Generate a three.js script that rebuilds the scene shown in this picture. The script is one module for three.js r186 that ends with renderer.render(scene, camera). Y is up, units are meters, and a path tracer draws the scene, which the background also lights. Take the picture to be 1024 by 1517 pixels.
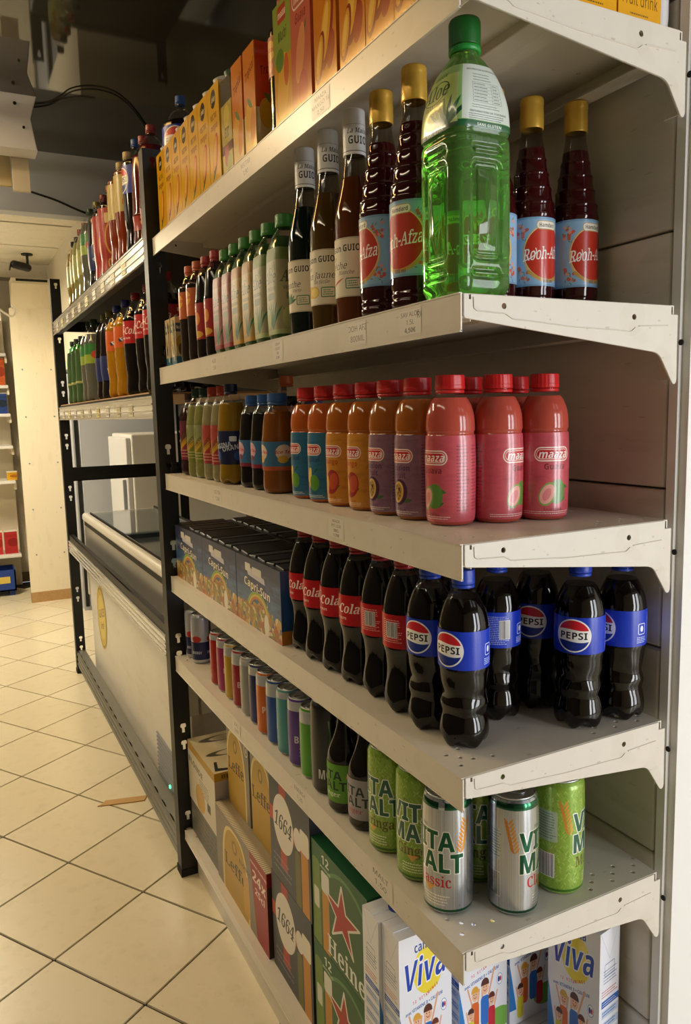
import * as THREE from 'three';
import { mergeGeometries, toCreasedNormals } from 'three/addons/utils/BufferGeometryUtils.js';
import { RectAreaLightUniformsLib } from 'three/addons/lights/RectAreaLightUniformsLib.js';
import { RoundedBoxGeometry } from 'three/addons/geometries/RoundedBoxGeometry.js';

// ---------------------------------------------------------------- camera, light, exposure
const scene = new THREE.Scene();
const renderer = new THREE.WebGLRenderer({ antialias: true });
renderer.toneMapping = THREE.LinearToneMapping;
renderer.toneMappingExposure = 1.0;
renderer.shadowMap.enabled = true;
RectAreaLightUniformsLib.init();
const camera = new THREE.PerspectiveCamera(67.67, 1024 / 1517, 0.05, 60);
camera.position.set(-0.5065, 1.3195, 0.7015);
camera.up.set(0.0807, 0.9913, -0.1043);
camera.lookAt(-0.5065 + 0.45192, 1.3195 - 0.12962, 0.7015 - 0.88259);
scene.background = new THREE.Color(0.78, 0.88, 1.0);      // overcast street sky, seen only through the shop front
scene.backgroundIntensity = 1.4;

const WARM = new THREE.Color(1.0, 0.83, 0.56), GOLD = new THREE.Color(1.0, 0.58, 0.17);
const DAY = new THREE.Color(0.96, 0.97, 1.0);
const FRONT = [[0.75, 1.35, 13.5], [1.75, 2.8, 9]];          // glazed openings of the shop front behind the camera: x from, x to, strength of their daylight
for (const [a, b, k] of FRONT) {
  const day = new THREE.RectAreaLight(DAY, k, b - a - 0.1, 2.0); day.position.set((a + b) / 2, 1.15, 2.97); day.castShadow = true; scene.add(day);
}
const TUBE_W = [[-0.74, 2.42, -1.95, 1.5, 24, GOLD, 6], [-1.42, 2.42, -2.15, 1.2, 18, WARM, 110, Math.PI / 2], [-1.35, 2.42, -0.2, 1.5, 19, WARM, 9]];     // x, y, z, length, intensity, colour, glow of the bare tube, turn
// (each tube's own light is set in its builder below)

// ---------------------------------------------------------------- helpers
let seed = 20240;
const rnd = () => { seed = (seed * 1664525 + 1013904223) >>> 0; return seed / 4294967296; };
const taken = {};
const numbered = (n) => { const k = taken[n] = (taken[n] ?? -1) + 1; return k ? `${n}_${String(k).padStart(3, '0')}` : n; };
const shadow = (o) => { o.traverse((m) => { if (m.isMesh) { m.castShadow = true; m.receiveShadow = true; } }); return o; };
function thing(name, label, category, pos = [0, 0, 0], turn = 0, group) {
  const o = new THREE.Group(); o.name = numbered(name); scene.add(o);
  o.position.set(...pos); o.rotation.y = turn; o.userData = { label, category };
  if (group) o.userData.group = group;
  return o;
}
function part(name, geo, m, parent, pos) {
  const o = new THREE.Mesh(geo, m); o.name = name; parent.add(o);
  if (pos) o.position.set(...pos);
  return o;
}
function struct(name, geo, m, label) {
  const o = new THREE.Mesh(geo, m); o.name = name; o.userData = { kind: 'structure' };
  if (label) o.userData.label = label;
  scene.add(o); return o;
}
function place(proto, pos, turn, label, group) {
  const o = proto.clone(); o.name = numbered(proto.userData.nm); scene.add(o);
  o.position.set(...pos); o.rotation.y = turn;
  o.userData = { label, category: proto.userData.cat };
  if (group) o.userData.group = group;
  return o;
}
function protoOf(nm, cat) { const g = new THREE.Group(); g.userData = { nm, cat }; return g; }
const box = (x0, x1, y0, y1, z0, z1) => { const g = new THREE.BoxGeometry(x1 - x0, y1 - y0, z1 - z0); g.translate((x0 + x1) / 2, (y0 + y1) / 2, (z0 + z1) / 2); return g; };
const cyl = (r, h, x, y, z, seg = 24, r2 = r) => { const g = new THREE.CylinderGeometry(r2, r, h, seg); g.translate(x, y + h / 2, z); return g; };
const merge = (l) => mergeGeometries(l.map((g) => { const n = g.index ? g.toNonIndexed() : g; for (const k of Object.keys(n.attributes)) if (!['position', 'normal', 'uv'].includes(k)) n.deleteAttribute(k); return n; }));
const tube = (pts, r, seg = 24, rs = 6) => new THREE.TubeGeometry(new THREE.CatmullRomCurve3(pts.map((p) => new THREE.Vector3(...p))), seg, r, rs);

// surface of revolution (or rounded-square section); front (u = .5) looks to +z, u runs to the right as seen from outside
function rev(prof, seg = 32, o = {}) {
  const P = [], N = [], U = [], I = [], n = prof.length, y0 = o.v0 ?? prof[0][1], y1 = o.v1 ?? prof[n - 1][1];
  for (let i = 0; i < n; i++) for (let j = 0; j <= seg; j++) {
    const a = (j / seg - 0.5) * 2 * Math.PI; let [r, y, sq = 2] = prof[i];
    if (sq > 2) r = r / Math.pow(Math.pow(Math.abs(Math.cos(a)), sq) + Math.pow(Math.abs(Math.sin(a)), sq), 1 / sq);
    if (o.mod) [r, y] = o.mod(a, y, r);
    P.push(r * Math.sin(a), y, r * Math.cos(a)); U.push(j / seg, (prof[i][1] - y0) / (y1 - y0));
  }
  for (let i = 0; i < n - 1; i++) for (let j = 0; j < seg; j++) { const a = i * (seg + 1) + j, b = a + seg + 1; I.push(a, a + 1, b, a + 1, b + 1, b); }
  const g = new THREE.BufferGeometry();
  g.setAttribute('position', new THREE.Float32BufferAttribute(P, 3)); g.setAttribute('uv', new THREE.Float32BufferAttribute(U, 2)); g.setIndex(I);
  g.computeVertexNormals();
  const q = g.attributes.normal;                            // one normal along the seam
  for (let i = 0; i < n; i++) { const a = i * (seg + 1), b = a + seg, v = new THREE.Vector3(q.getX(a) + q.getX(b), q.getY(a) + q.getY(b), q.getZ(a) + q.getZ(b)).normalize(); q.setXYZ(a, v.x, v.y, v.z); q.setXYZ(b, v.x, v.y, v.z); }
  return g;
}
// smooth a coarse profile with a Catmull-Rom curve
function smooth(prof, k = 5) {
  const c = new THREE.CatmullRomCurve3(prof.map((p) => new THREE.Vector3(p[0], p[1], (p[2] ?? 2) * 1e-3)), false, 'centripetal');
  return c.getPoints((prof.length - 1) * k).map((v) => [Math.max(v.x, 0.0002), v.y, v.z * 1e3]);
}
const rAt = (prof, y) => { for (let i = 0; i < prof.length - 1; i++) { const [a, b] = [prof[i], prof[i + 1]]; if (y >= a[1] && y <= b[1] && b[1] > a[1]) return a[0] + (b[0] - a[0]) * (y - a[1]) / (b[1] - a[1]); } return prof[prof.length - 1][0]; };
const sqAt = (prof, y) => { for (let i = 0; i < prof.length - 1; i++) { const [a, b] = [prof[i], prof[i + 1]]; if (y >= a[1] && y <= b[1] && b[1] > a[1]) return (a[2] ?? 2) + ((b[2] ?? 2) - (a[2] ?? 2)) * (y - a[1]) / (b[1] - a[1]); } return 2; };

// box with one texture wrapped round: front | right | back | left in the lower 88 %, the lid in the top 12 % of the sheet
function wrapBox(w, h, d, lean = 0) {
  const P = [], U = [], I = [], N = [], x = w / 2, z = d / 2, S = 2 * (w + d), k = 0.88;
  const q = (a, b, c, e, n, u0, v0, u1, v1) => { const s = P.length / 3; P.push(...a, ...b, ...c, ...e); for (let i = 0; i < 4; i++) N.push(...n); U.push(u0, v0, u1, v0, u1, v1, u0, v1); I.push(s, s + 1, s + 2, s, s + 2, s + 3); };
  const a = w / S, b = (w + d) / S, c = (2 * w + d) / S;
  q([-x, 0, z], [x, 0, z], [x, h, z], [-x, h, z], [0, 0, 1], 0, 0, a, k);
  q([x, 0, z], [x, 0, -z], [x, h, -z], [x, h, z], [1, 0, 0], a, 0, b, k);
  q([x, 0, -z], [-x, 0, -z], [-x, h, -z], [x, h, -z], [0, 0, -1], b, 0, c, k);
  q([-x, 0, -z], [-x, 0, z], [-x, h, z], [-x, h, -z], [-1, 0, 0], c, 0, 1, k);
  q([-x, h, z], [x, h, z], [x, h, -z], [-x, h, -z], [0, 1, 0], 0, k + 0.005, 1, 1);
  q([-x, 0, -z], [x, 0, -z], [x, 0, z], [-x, 0, z], [0, -1, 0], 0, 0, 0.01, 0.01);
  const g = new THREE.BufferGeometry();
  g.setAttribute('position', new THREE.Float32BufferAttribute(P, 3)); g.setAttribute('normal', new THREE.Float32BufferAttribute(N, 3)); g.setAttribute('uv', new THREE.Float32BufferAttribute(U, 2)); g.setIndex(I);
  return g;
}

// ---------------------------------------------------------------- textures
function cv(w, h, f) {
  const c = document.createElement('canvas'); c.width = w; c.height = h;
  const g = c.getContext('2d'); f(g, w, h);
  const t = new THREE.CanvasTexture(c); t.colorSpace = THREE.SRGBColorSpace; t.wrapS = THREE.RepeatWrapping; t.wrapT = THREE.RepeatWrapping;
  return t;
}
const T = {
  fill: (g, c, x, y, w, h) => { g.fillStyle = c; g.fillRect(x, y, w, h); },
  text: (g, s, x, y, px, c, o = {}) => {
    g.save(); g.translate(x, y); if (o.rot) g.rotate(o.rot); if (o.sx) g.scale(o.sx, 1); if (o.it && o.f) g.transform(1, 0, -0.3, 1, 0, 0);
    g.font = `${o.it && !o.f ? 'italic ' : ''}${o.b === false ? '' : 'bold '}${px}px ${o.f || 'sans-serif'}`; g.textAlign = o.al || 'center'; g.textBaseline = 'middle';
    if (o.st) { g.strokeStyle = o.st; g.lineWidth = o.sw || px * 0.12; g.lineJoin = 'round'; g.strokeText(s, 0, 0); }
    g.fillStyle = c; g.fillText(s, 0, 0); g.restore();
  },
  ell: (g, x, y, a, b, c, st, sw, rot = 0) => { g.beginPath(); g.ellipse(x, y, a, b, rot, 0, 7); if (c) { g.fillStyle = c; g.fill(); } if (st) { g.strokeStyle = st; g.lineWidth = sw || 3; g.stroke(); } },
  rr: (g, x, y, w, h, r, c, st, sw) => { g.beginPath(); g.roundRect(x, y, w, h, r); if (c) { g.fillStyle = c; g.fill(); } if (st) { g.strokeStyle = st; g.lineWidth = sw || 3; g.stroke(); } },
  lines: (g, x, y, w, n, dy, c, hgt = 2) => { g.fillStyle = c; for (let i = 0; i < n; i++) { let p = x; while (p < x + w * (0.75 + 0.25 * rnd())) { const l = 3 + rnd() * 12; g.fillRect(p, y + i * dy, Math.min(l, x + w - p), hgt); p += l + 3; } } },
  bar: (g, x, y, w, h) => { g.fillStyle = '#f4f2ee'; g.fillRect(x - 3, y - 3, w + 6, h + 6); g.fillStyle = '#1c1c22'; let p = x; while (p < x + w) { const l = 1 + Math.floor(rnd() * 3); g.fillRect(p, y, l, h); p += l + 1 + Math.floor(rnd() * 3); } },
  leaf: (g, x, y, l, w, a, c) => { g.save(); g.translate(x, y); g.rotate(a); g.beginPath(); g.moveTo(0, 0); g.quadraticCurveTo(l / 2, -w, l, 0); g.quadraticCurveTo(l / 2, w, 0, 0); g.fillStyle = c; g.fill(); g.restore(); },
  poly: (g, p, c, st, sw) => { g.beginPath(); p.forEach(([x, y], i) => (i ? g.lineTo(x, y) : g.moveTo(x, y))); g.closePath(); if (c) { g.fillStyle = c; g.fill(); } if (st) { g.strokeStyle = st; g.lineWidth = sw; g.lineJoin = 'round'; g.stroke(); } },
};
function noiseTex(w, h, base, spread, specks, sc, rep) {
  return cv(w, h, (g) => {
    T.fill(g, base, 0, 0, w, h);
    for (let i = 0; i < spread; i++) { const r = 2 + rnd() * w * 0.05, v = rnd(); g.fillStyle = v > 0.5 ? 'rgba(255,255,255,.022)' : 'rgba(70,50,25,.02)'; g.beginPath(); g.ellipse(rnd() * w, rnd() * h, r, r * (0.4 + rnd()), rnd() * 3, 0, 7); g.fill(); }
    for (let i = 0; i < specks; i++) { g.fillStyle = sc; const r = 0.5 + rnd() * 1.3; g.fillRect(rnd() * w, rnd() * h, r * (1 + rnd() * 3), r); }
  });
}
const mat = (c, r = 0.5, o = {}) => new THREE.MeshPhysicalMaterial({ color: c, roughness: r, ...o });
const print = (map, r = 0.35, o = {}) => new THREE.MeshPhysicalMaterial({ map, roughness: r, ...o });
const clearShell = (c = 0xffffff) => mat(c, 0.05, { transmission: 1, thickness: 0, ior: 1.45 });

const cream = noiseTex(512, 512, '#d6cec0', 260, 160, 'rgba(90,70,45,.25)');                                     // one paint on all of the shelving
const M = {
  paint: mat(0xffffff, 0.42, { map: cream }),
  lip: mat(0xffffff, 0.3, { map: cream }),
  panel: mat(0xffffff, 0.5, { map: cream }),
  white: mat(0xe9e7e2, 0.3),
  black: mat(0x101216, 0.46),
  rubber: mat(0x17171a, 0.8),
  steel: mat(0x9a9da0, 0.28, { metalness: 0.9 }),
  alu: mat(0xc9ccd0, 0.3, { metalness: 1 }),
  dark: mat(0x0b0a09, 0.6),
  shell: clearShell(), glass: clearShell(0xcfcbc2),
  shellGreen: clearShell(0x8fd0a0),
  paper: mat(0xe6e2d8, 0.7),
  grey: mat(0x8d9096, 0.5),
  cola: mat(0x080403, 0.07),
};
const capMats = {};
const capMat = (c) => (capMats[c] ??= mat(c, 0.38));
// ---------------------------------------------------------------- levels of the shelving (metres)
const Y = { top: 1.774, one: 1.4453, two: 1.167, three: 0.8867, four: 0.6615, base: 0.1472 }, LEN = 1.338, CEIL = 2.5, AISLE = -Math.PI / 2;
const D2 = Math.PI / 180;

// ---------------------------------------------------------------- floor
{
  const grout = mat(0x2b2620, 0.9);
  const f = struct('floor', box(-2.15, 3.3, -0.1, -0.0045, -6.0, 3.05), grout, 'cream square floor tiles laid diagonally with dark joints');
  const o = new THREE.Vector2(-0.1289, -1.3383), a = 56.93 * D2, s = 0.3035, e1 = new THREE.Vector2(Math.cos(a), Math.sin(a)), e2 = new THREE.Vector2(-Math.sin(a), Math.cos(a));
  const geo = new THREE.CylinderGeometry((s / 2 - 0.0035) * Math.SQRT2, (s / 2 - 0.0022) * Math.SQRT2, 0.008, 4, 1).toNonIndexed(); geo.rotateY(Math.PI / 4); geo.computeVertexNormals();
  { const p = geo.attributes.position, u = geo.attributes.uv; for (let i = 0; i < p.count; i++) u.setXY(i, p.getX(i) / s + 0.5, p.getZ(i) / s + 0.5); }
  const tone = ['#e2d8bd', '#e0d5b8', '#e5dbc1'].map((c) => mat(0xffffff, 0.3, { map: noiseTex(256, 256, c, 120, 16, 'rgba(90,70,40,.12)'), clearcoat: 0.25, clearcoatRoughness: 0.15 }));
  const rest = [];
  for (let i = -40; i < 40; i++) for (let j = -40; j < 40; j++) {
    const x = o.x + (i + 0.5) * s * e1.x + (j + 0.5) * s * e2.x, z = o.y + (i + 0.5) * s * e1.y + (j + 0.5) * s * e2.y;
    if (x < -2.0 || x > 3.1 || z < -5.85 || z > 2.9) continue;
    if (x < 0.75 && z < 0.9 && x > -1.75) { const m = part('tile', geo, tone[Math.floor(rnd() * 3)], f, [x, -0.004, z]); m.rotation.y = -a; }
    else rest.push([x, z]);
  }
  const im = new THREE.InstancedMesh(geo, tone[0], rest.length); im.name = 'tile_field'; im.userData.kind = 'stuff';
  const dm = new THREE.Object3D(); rest.forEach(([x, z], i) => { dm.position.set(x, -0.004, z); dm.rotation.y = -a; dm.updateMatrix(); im.setMatrixAt(i, dm.matrix); });
  f.add(im);
}
// ---------------------------------------------------------------- shell of the shop
{
  const plaster = mat(0xffffff, 0.8, { map: noiseTex(512, 512, '#d8d0bf', 200, 60, 'rgba(80,60,40,.1)') });
  const gloss = mat(0x3f3d37, 0.045, { ior: 1.6 });
  struct('ceiling', box(-2.15, 3.3, CEIL, CEIL + 0.1, -3.08, 3.05), gloss, 'dark glossy mirror-like ceiling over the shelves');
  struct('wall_left', box(-2.15, -2.05, 0, CEIL, -6.0, 3.05), mat(0x4d463d, 0.8));
  struct('wall_right', box(3.2, 3.3, 0, CEIL, -0.1, 3.05), plaster);
  struct('wall_partition', box(0.43, 0.5, 0, CEIL, -1.42, 0.0), plaster);
  struct('wall_return', box(0.5, 3.3, 0, CEIL, -0.1, 0.0), plaster);
  struct('wall_back', box(-2.15, 1.4, 0, CEIL, -6.1, -6.0), plaster);
  struct('wall_side', box(1.25, 1.35, 0, CEIL, -6.0, -1.35), mat(0xffffff, 0.7, { map: noiseTex(512, 512, '#bfc2cb', 160, 40, 'rgba(60,60,80,.1)') }), 'pale blue-grey wall behind the freezer');
  struct('wall_stub', box(0.5, 1.35, 0, CEIL, -1.42, -1.35), plaster);
  // shop front behind the camera: wall with one glazed opening
  const wf = [box(-2.15, 0.75, 0, CEIL, 3.0, 3.1), box(1.35, 1.75, 0, CEIL, 3.0, 3.1), box(2.8, 3.3, 0, CEIL, 3.0, 3.1)];
  for (const [a, b] of FRONT) wf.push(box(a, b, 2.2, CEIL, 3.0, 3.1), box(a, b, 0, 0.1, 3.0, 3.1));
  struct('wall_front', merge(wf), plaster);
  FRONT.forEach(([a, b], i) => {
    const w = new THREE.Group(); w.name = `window_${i + 1}`; w.userData = { kind: 'structure' }; scene.add(w);
    part('window_frame', merge([box(a, a + 0.05, 0.1, 2.2, 2.99, 3.06), box(b - 0.05, b, 0.1, 2.2, 2.99, 3.06), box(a, b, 0.1, 0.15, 2.99, 3.06), box(a, b, 2.15, 2.2, 2.99, 3.06)]), M.white, w);
    part('pane', box(a + 0.05, b - 0.05, 0.15, 2.15, 3.02, 3.026), M.shell, w);
  });
  // soffit and the tiled ceiling beyond it
  struct('trim_1', box(-2.05, 1.25, 2.235, CEIL, -3.16, -3.08), mat(0xdde4f4, 0.7), 'pale blue-grey soffit face under the dark ceiling');
  const tc = struct('ceiling_2', box(-2.05, 1.25, 2.405, 2.44, -6.0, -3.16), mat(0x8a8270, 0.8), 'white suspended ceiling of square tiles');
  const tg = new RoundedBoxGeometry(0.568, 0.012, 0.568, 1, 0.003), tm = mat(0xffffff, 0.85, { map: noiseTex(256, 256, '#e8e2d2', 100, 500, 'rgba(120,110,90,.18)') });
  for (let i = 0; i < 5; i++) for (let j = 0; j < 4; j++) part('ceiling_tile', tg, tm, tc, [-1.72 + i * 0.6, 2.402, -3.5 - j * 0.6 - 0.2]);
  struct('trim_2', box(0.205, 1.25, 1.64, 2.402, -5.3, -3.45), mat(0xd9d0ba, 0.8), 'cream boxed duct above the cabinets');
  struct('baseboard_back', box(-2.05, 1.25, 0, 0.08, -6.0, -5.985), mat(0x7d6a50, 0.6));
}
// tubes over the aisle
const glow = (c, k) => new THREE.MeshStandardMaterial({ color: 0x222222, emissive: c, emissiveIntensity: k });
TUBE_W.forEach(([x, y, z, len, I, C, K, turn = 0], i) => {
  const t = thing('ceiling_lamp', ['golden ceiling tube lamp over the aisle left of the shelves', 'warm ceiling tube lamp further left over the aisle', 'warm ceiling tube lamp above the viewer'][i], 'lamp', [x, y, z], turn);
  part('lamp_housing', merge([box(-0.02, 0.02, 0.05, 0.079, -len / 2 - 0.03, len / 2 + 0.03), box(-0.012, 0.012, 0, 0.05, -len / 2 - 0.03, -len / 2), box(-0.012, 0.012, 0, 0.05, len / 2, len / 2 + 0.03)]), M.white, t);
  { const g = new THREE.CylinderGeometry(0.016, 0.016, len, 14); g.rotateX(Math.PI / 2); part('lamp_tube', g, glow(C, K), t, [0, 0.018, 0]); }
  const l = new THREE.RectAreaLight(C, I, turn ? len : 0.07, turn ? 0.07 : len); l.position.set(x, y - 0.002, z); l.rotation.x = -Math.PI / 2; l.castShadow = true; scene.add(l);
});
{
  const t = thing('ceiling_panel_lamp', 'bright warm lamp panel hanging under the tiled ceiling at the far end', 'lamp', [-0.95, 2.2, -4.3]);
  part('lamp_frame', merge([box(-0.31, 0.31, 0, 0.012, -0.31, 0.31), box(-0.28, -0.27, 0.012, 0.19, -0.01, 0.01), box(0.27, 0.28, 0.012, 0.19, -0.01, 0.01)]), M.white, t);
  part('lamp_panel', box(-0.28, 0.28, -0.004, 0, -0.28, 0.28), glow(WARM, 5), t); part('lamp_upper_panel', box(-0.28, 0.28, 0.0121, 0.016, -0.28, 0.28), glow(new THREE.Color(1, 0.88, 0.66), 14), t);
  const l = new THREE.RectAreaLight(new THREE.Color(1, 0.86, 0.62), 50, 0.56, 0.56); l.position.set(-0.95, 2.193, -4.3); l.rotation.x = -Math.PI / 2; l.castShadow = true; scene.add(l);
}

// ---------------------------------------------------------------- the white shelving unit
const unit = thing('shelving_unit', 'cream metal wall shelving with six perforated shelves full of drinks', 'shelving');
{
  // deck with punched holes
  const deckShape = (d) => {
    const s = new THREE.Shape(); s.moveTo(0, 0); s.lineTo(d, 0); s.lineTo(d, LEN); s.lineTo(0, LEN); s.closePath();
    const hole = (x, z) => { const h = new THREE.Path(); h.absarc(x, z, 0.0032, 0, 7, true); s.holes.push(h); };
    for (const z of [0.028, 0.06, LEN - 0.05]) { hole(0.018, z); hole(0.042, z + 0.008); }
    hole(0.068, 0.03); hole(0.03, 0.046);
    for (let k = 0; k < 9; k++) hole(0.225 + k * 0.0135, 0.016 + (k % 3) * 0.012);
    for (let k = 1; k < 20; k++) hole(0.3, 0.08 + k * 0.06);
    return s;
  };
  const deck = (d) => { const g = new THREE.ExtrudeGeometry(deckShape(d), { depth: 0.0016, bevelEnabled: false, curveSegments: 5 }); g.rotateX(-Math.PI / 2); g.translate(0, -0.0016, 0); return g; };
  const deckGeo = deck(0.335);
  // underside folds: front return, two hat channels, rear flange
  const folds = merge([box(0.001, 0.0135, -0.026, -0.0245, -LEN, 0), box(0.0125, 0.0135, -0.03, -0.0016, -LEN, 0), box(0.13, 0.131, -0.012, -0.0016, -LEN, 0), box(0.131, 0.185, -0.0125, -0.0115, -LEN, 0), box(0.184, 0.185, -0.012, -0.0016, -LEN, 0), box(0.333, 0.335, -0.03, -0.0016, -LEN, 0), box(0.305, 0.334, -0.031, -0.0295, -LEN, 0)]);
  const lipShape = new THREE.Shape();
  [[0, 0], [0, -0.001], [-0.0022, -0.002], [-0.0022, -0.039], [-0.0034, -0.041], [-0.0005, -0.041], [-0.0005, -0.004], [0.0012, -0.0012], [0.0012, 0.0008], [-0.001, 0.0012], [-0.0026, 0.0002], [-0.0026, -0.0012]].reverse().forEach(([x, y], i) => (i ? lipShape.lineTo(x, y) : lipShape.moveTo(x, y)));
  const plate = (y0, y1) => { const g = merge([box(-0.0022, -0.0004, y0, y1 - 0.0012, -LEN, 0.003), box(-0.003, 0.001, y1 - 0.0016, y1, -LEN, 0.001), box(-0.0032, -0.0002, y0 - 0.0008, y0 + 0.0012, -LEN, 0.003)]); const u = g.attributes.uv, p = g.attributes.position; for (let i = 0; i < p.count; i++) u.setXY(i, p.getZ(i) * 1.5, p.getY(i) * 1.5); return g; };
  const lipGeo = plate(-0.041, 0.0006), lipLow = plate(-0.024, 0.0006);
  // end bracket, seen side on, with pressed line, slots and screw holes
  const bs = new THREE.Shape();
  bs.moveTo(0.003, -0.001); bs.lineTo(0.328, -0.001); bs.lineTo(0.328, -0.012); bs.lineTo(0.339, -0.012); bs.lineTo(0.341, -0.094); bs.quadraticCurveTo(0.339, -0.103, 0.333, -0.097);
  bs.lineTo(0.313, -0.068); bs.quadraticCurveTo(0.308, -0.06, 0.296, -0.0585); bs.lineTo(0.006, -0.0265); bs.quadraticCurveTo(0.003, -0.026, 0.003, -0.023); bs.closePath();
  for (const [x, y, r] of [[0.058, -0.012, 0.0034], [0.262, -0.017, 0.0036]]) { const h = new THREE.Path(); h.absarc(x, y, r, 0, 7, true); bs.holes.push(h); }
  { const h = new THREE.Path(); h.moveTo(0.0095, -0.0012 - 0.0001); h.lineTo(0.0125, -0.0013); h.lineTo(0.0125, -0.0065); h.lineTo(0.0095, -0.0065); h.closePath(); bs.holes.push(h); }
  const brGeo = new THREE.ExtrudeGeometry(bs, { depth: 0.0022, bevelEnabled: true, bevelSize: 0.0005, bevelThickness: 0.0005, bevelSegments: 1, curveSegments: 8 }); brGeo.translate(0, 0, -0.0005);
  { const u = brGeo.attributes.uv; for (let i = 0; i < u.count; i++) u.setXY(i, u.getX(i) * 2, u.getY(i) * 2); }
  const dense = (p) => p.flatMap((a, i) => i === p.length - 1 ? [a] : [0, 0.25, 0.5, 0.75].map((t) => a.map((v, k) => v + (p[i + 1][k] - v) * t)));
  const pressed = merge([tube(dense([[0.0155, -0.004, 0.0026], [0.016, -0.0155, 0.0026], [0.02, -0.0185, 0.0026], [0.06, -0.0205, 0.0026], [0.07, -0.0255, 0.0026], [0.16, -0.032, 0.0026], [0.258, -0.0345, 0.0026], [0.264, -0.03, 0.0026]]), 0.0007, 90, 5), tube([[0.27, -0.028, 0.0026], [0.322, -0.026, 0.0026]], 0.0007, 6, 5)]);
  const flange = box(0.3395, 0.341, -0.094, -0.012, -0.028, 0.0015);
  const spec = [['top', Y.top, false], ['one', Y.one, false], ['two', Y.two, false], ['three', Y.three, false], ['four', Y.four, false], ['base', Y.base, true]];
  const slots = [];                                            // all price tags share one sheet of 16 cells
  const tags = { one: [[0.10, ['SAV ALOE', '1.5L', '4,50€'], 0.05], [0.235, ['ROOH AFZA', '800ML'], 0.05], [0.52, ['SIROP', 'GUIOT', '2€', '3,50'], 0.045], [0.87, ['ALOE', '1,50'], 0.04]], two: [[0.315, ['MAAZA', 'PET LUXE', '50CL', '1,70€'], 0.05], [0.89, ['ICE TEA', '1,50€'], 0.045]], top: [[0.33, ['MAAZA', 'MANGO 1L', '2,50'], 0.06], [0.64, ['NECTAR', '1,90'], 0.05]], three: [], four: [[0.49, ['ENERGY', '1,20'], 0.05], [0.83, ['25CL', '0,99'], 0.05], [0.2, ['MALT', '1.50'], 0.07]], base: [] };
  const tagMat = print(cv(512, 384, (g) => { spec.flatMap(([nm]) => tags[nm]).forEach(([, rows], k) => { const x = (k % 4) * 128, y = Math.floor(k / 4) * 96; T.fill(g, '#dbd4c8', x, y, 128, 96); rows.forEach((t, i) => T.text(g, t, x + 64, y + 96 * (i + 0.6) / (rows.length + 0.2), 96 / (rows.length + 0.8), '#5a5148', { b: i > 1 })); }); }), 0.36, { polygonOffset: true });
  for (const [nm, y, low] of spec) {
    const s = new THREE.Group(); s.name = 'shelf'; s.position.y = y; unit.add(s);
    part('deck', deckGeo, M.paint, s); part('underside_folds', folds, M.paint, s);
    const lip = part('front_lip', low ? lipLow : lipGeo, M.lip, s); lip.userData.label = 'beige price rail along the shelf front';
    for (const [z, rows, w] of tags[nm]) {
      const g = new THREE.PlaneGeometry(w, 0.03), k = slots.push(rows) - 1, u = g.attributes.uv; g.rotateY(-Math.PI / 2);
      for (let i = 0; i < 4; i++) u.setXY(i, ((k % 4) + u.getX(i)) / 4, (3 - Math.floor(k / 4) + u.getY(i)) / 4);
      part('price_tag', g, tagMat, s, [-0.0026, -0.02, -z]);
    }
    part('bracket', brGeo, M.paint, s); part('pressed_line', pressed, M.paint, s); part('bracket_flange', flange, M.paint, s);
    const b2 = part('bracket', brGeo, M.paint, s); b2.position.z = -LEN + 0.001;
  }
  // back panels with open joints, uprights, plinth
  const joints = [0.13, 0.40, 0.672, 0.98, 1.205, 1.545, 1.83, 2.1];
  for (let i = 0; i < joints.length - 1; i++) {
    const g = new RoundedBoxGeometry(0.016, joints[i + 1] - joints[i] - 0.003, LEN - 0.03, 2, 0.004); part('back_panel', g, M.panel, unit, [0.362, (joints[i] + joints[i + 1]) / 2, -LEN / 2 - 0.008]);
  }
  part('upright', merge([box(0.352, 0.425, 0, 2.3, -0.018, -0.004), box(0.359, 0.425, 0, 2.3, -0.004, 0.008)]), M.white, unit);
  for (const [, y] of spec) part('slot', cyl(0.004, 0.0015, 0, 0, 0, 10).rotateZ(Math.PI / 2), M.dark, unit, [0.3525, y - 0.046, -0.001]);
  part('upright', box(0.37, 0.425, 0, 2.2, -LEN + 0.002, -LEN + 0.03), M.white, unit);
  part('plinth', box(0.03, 0.04, 0.0, 0.12, -LEN, 0), M.paint, unit);
  part('plinth', box(0.03, 0.36, 0.0, 0.12, -0.012, -0.002), M.paint, unit);
}
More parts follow.
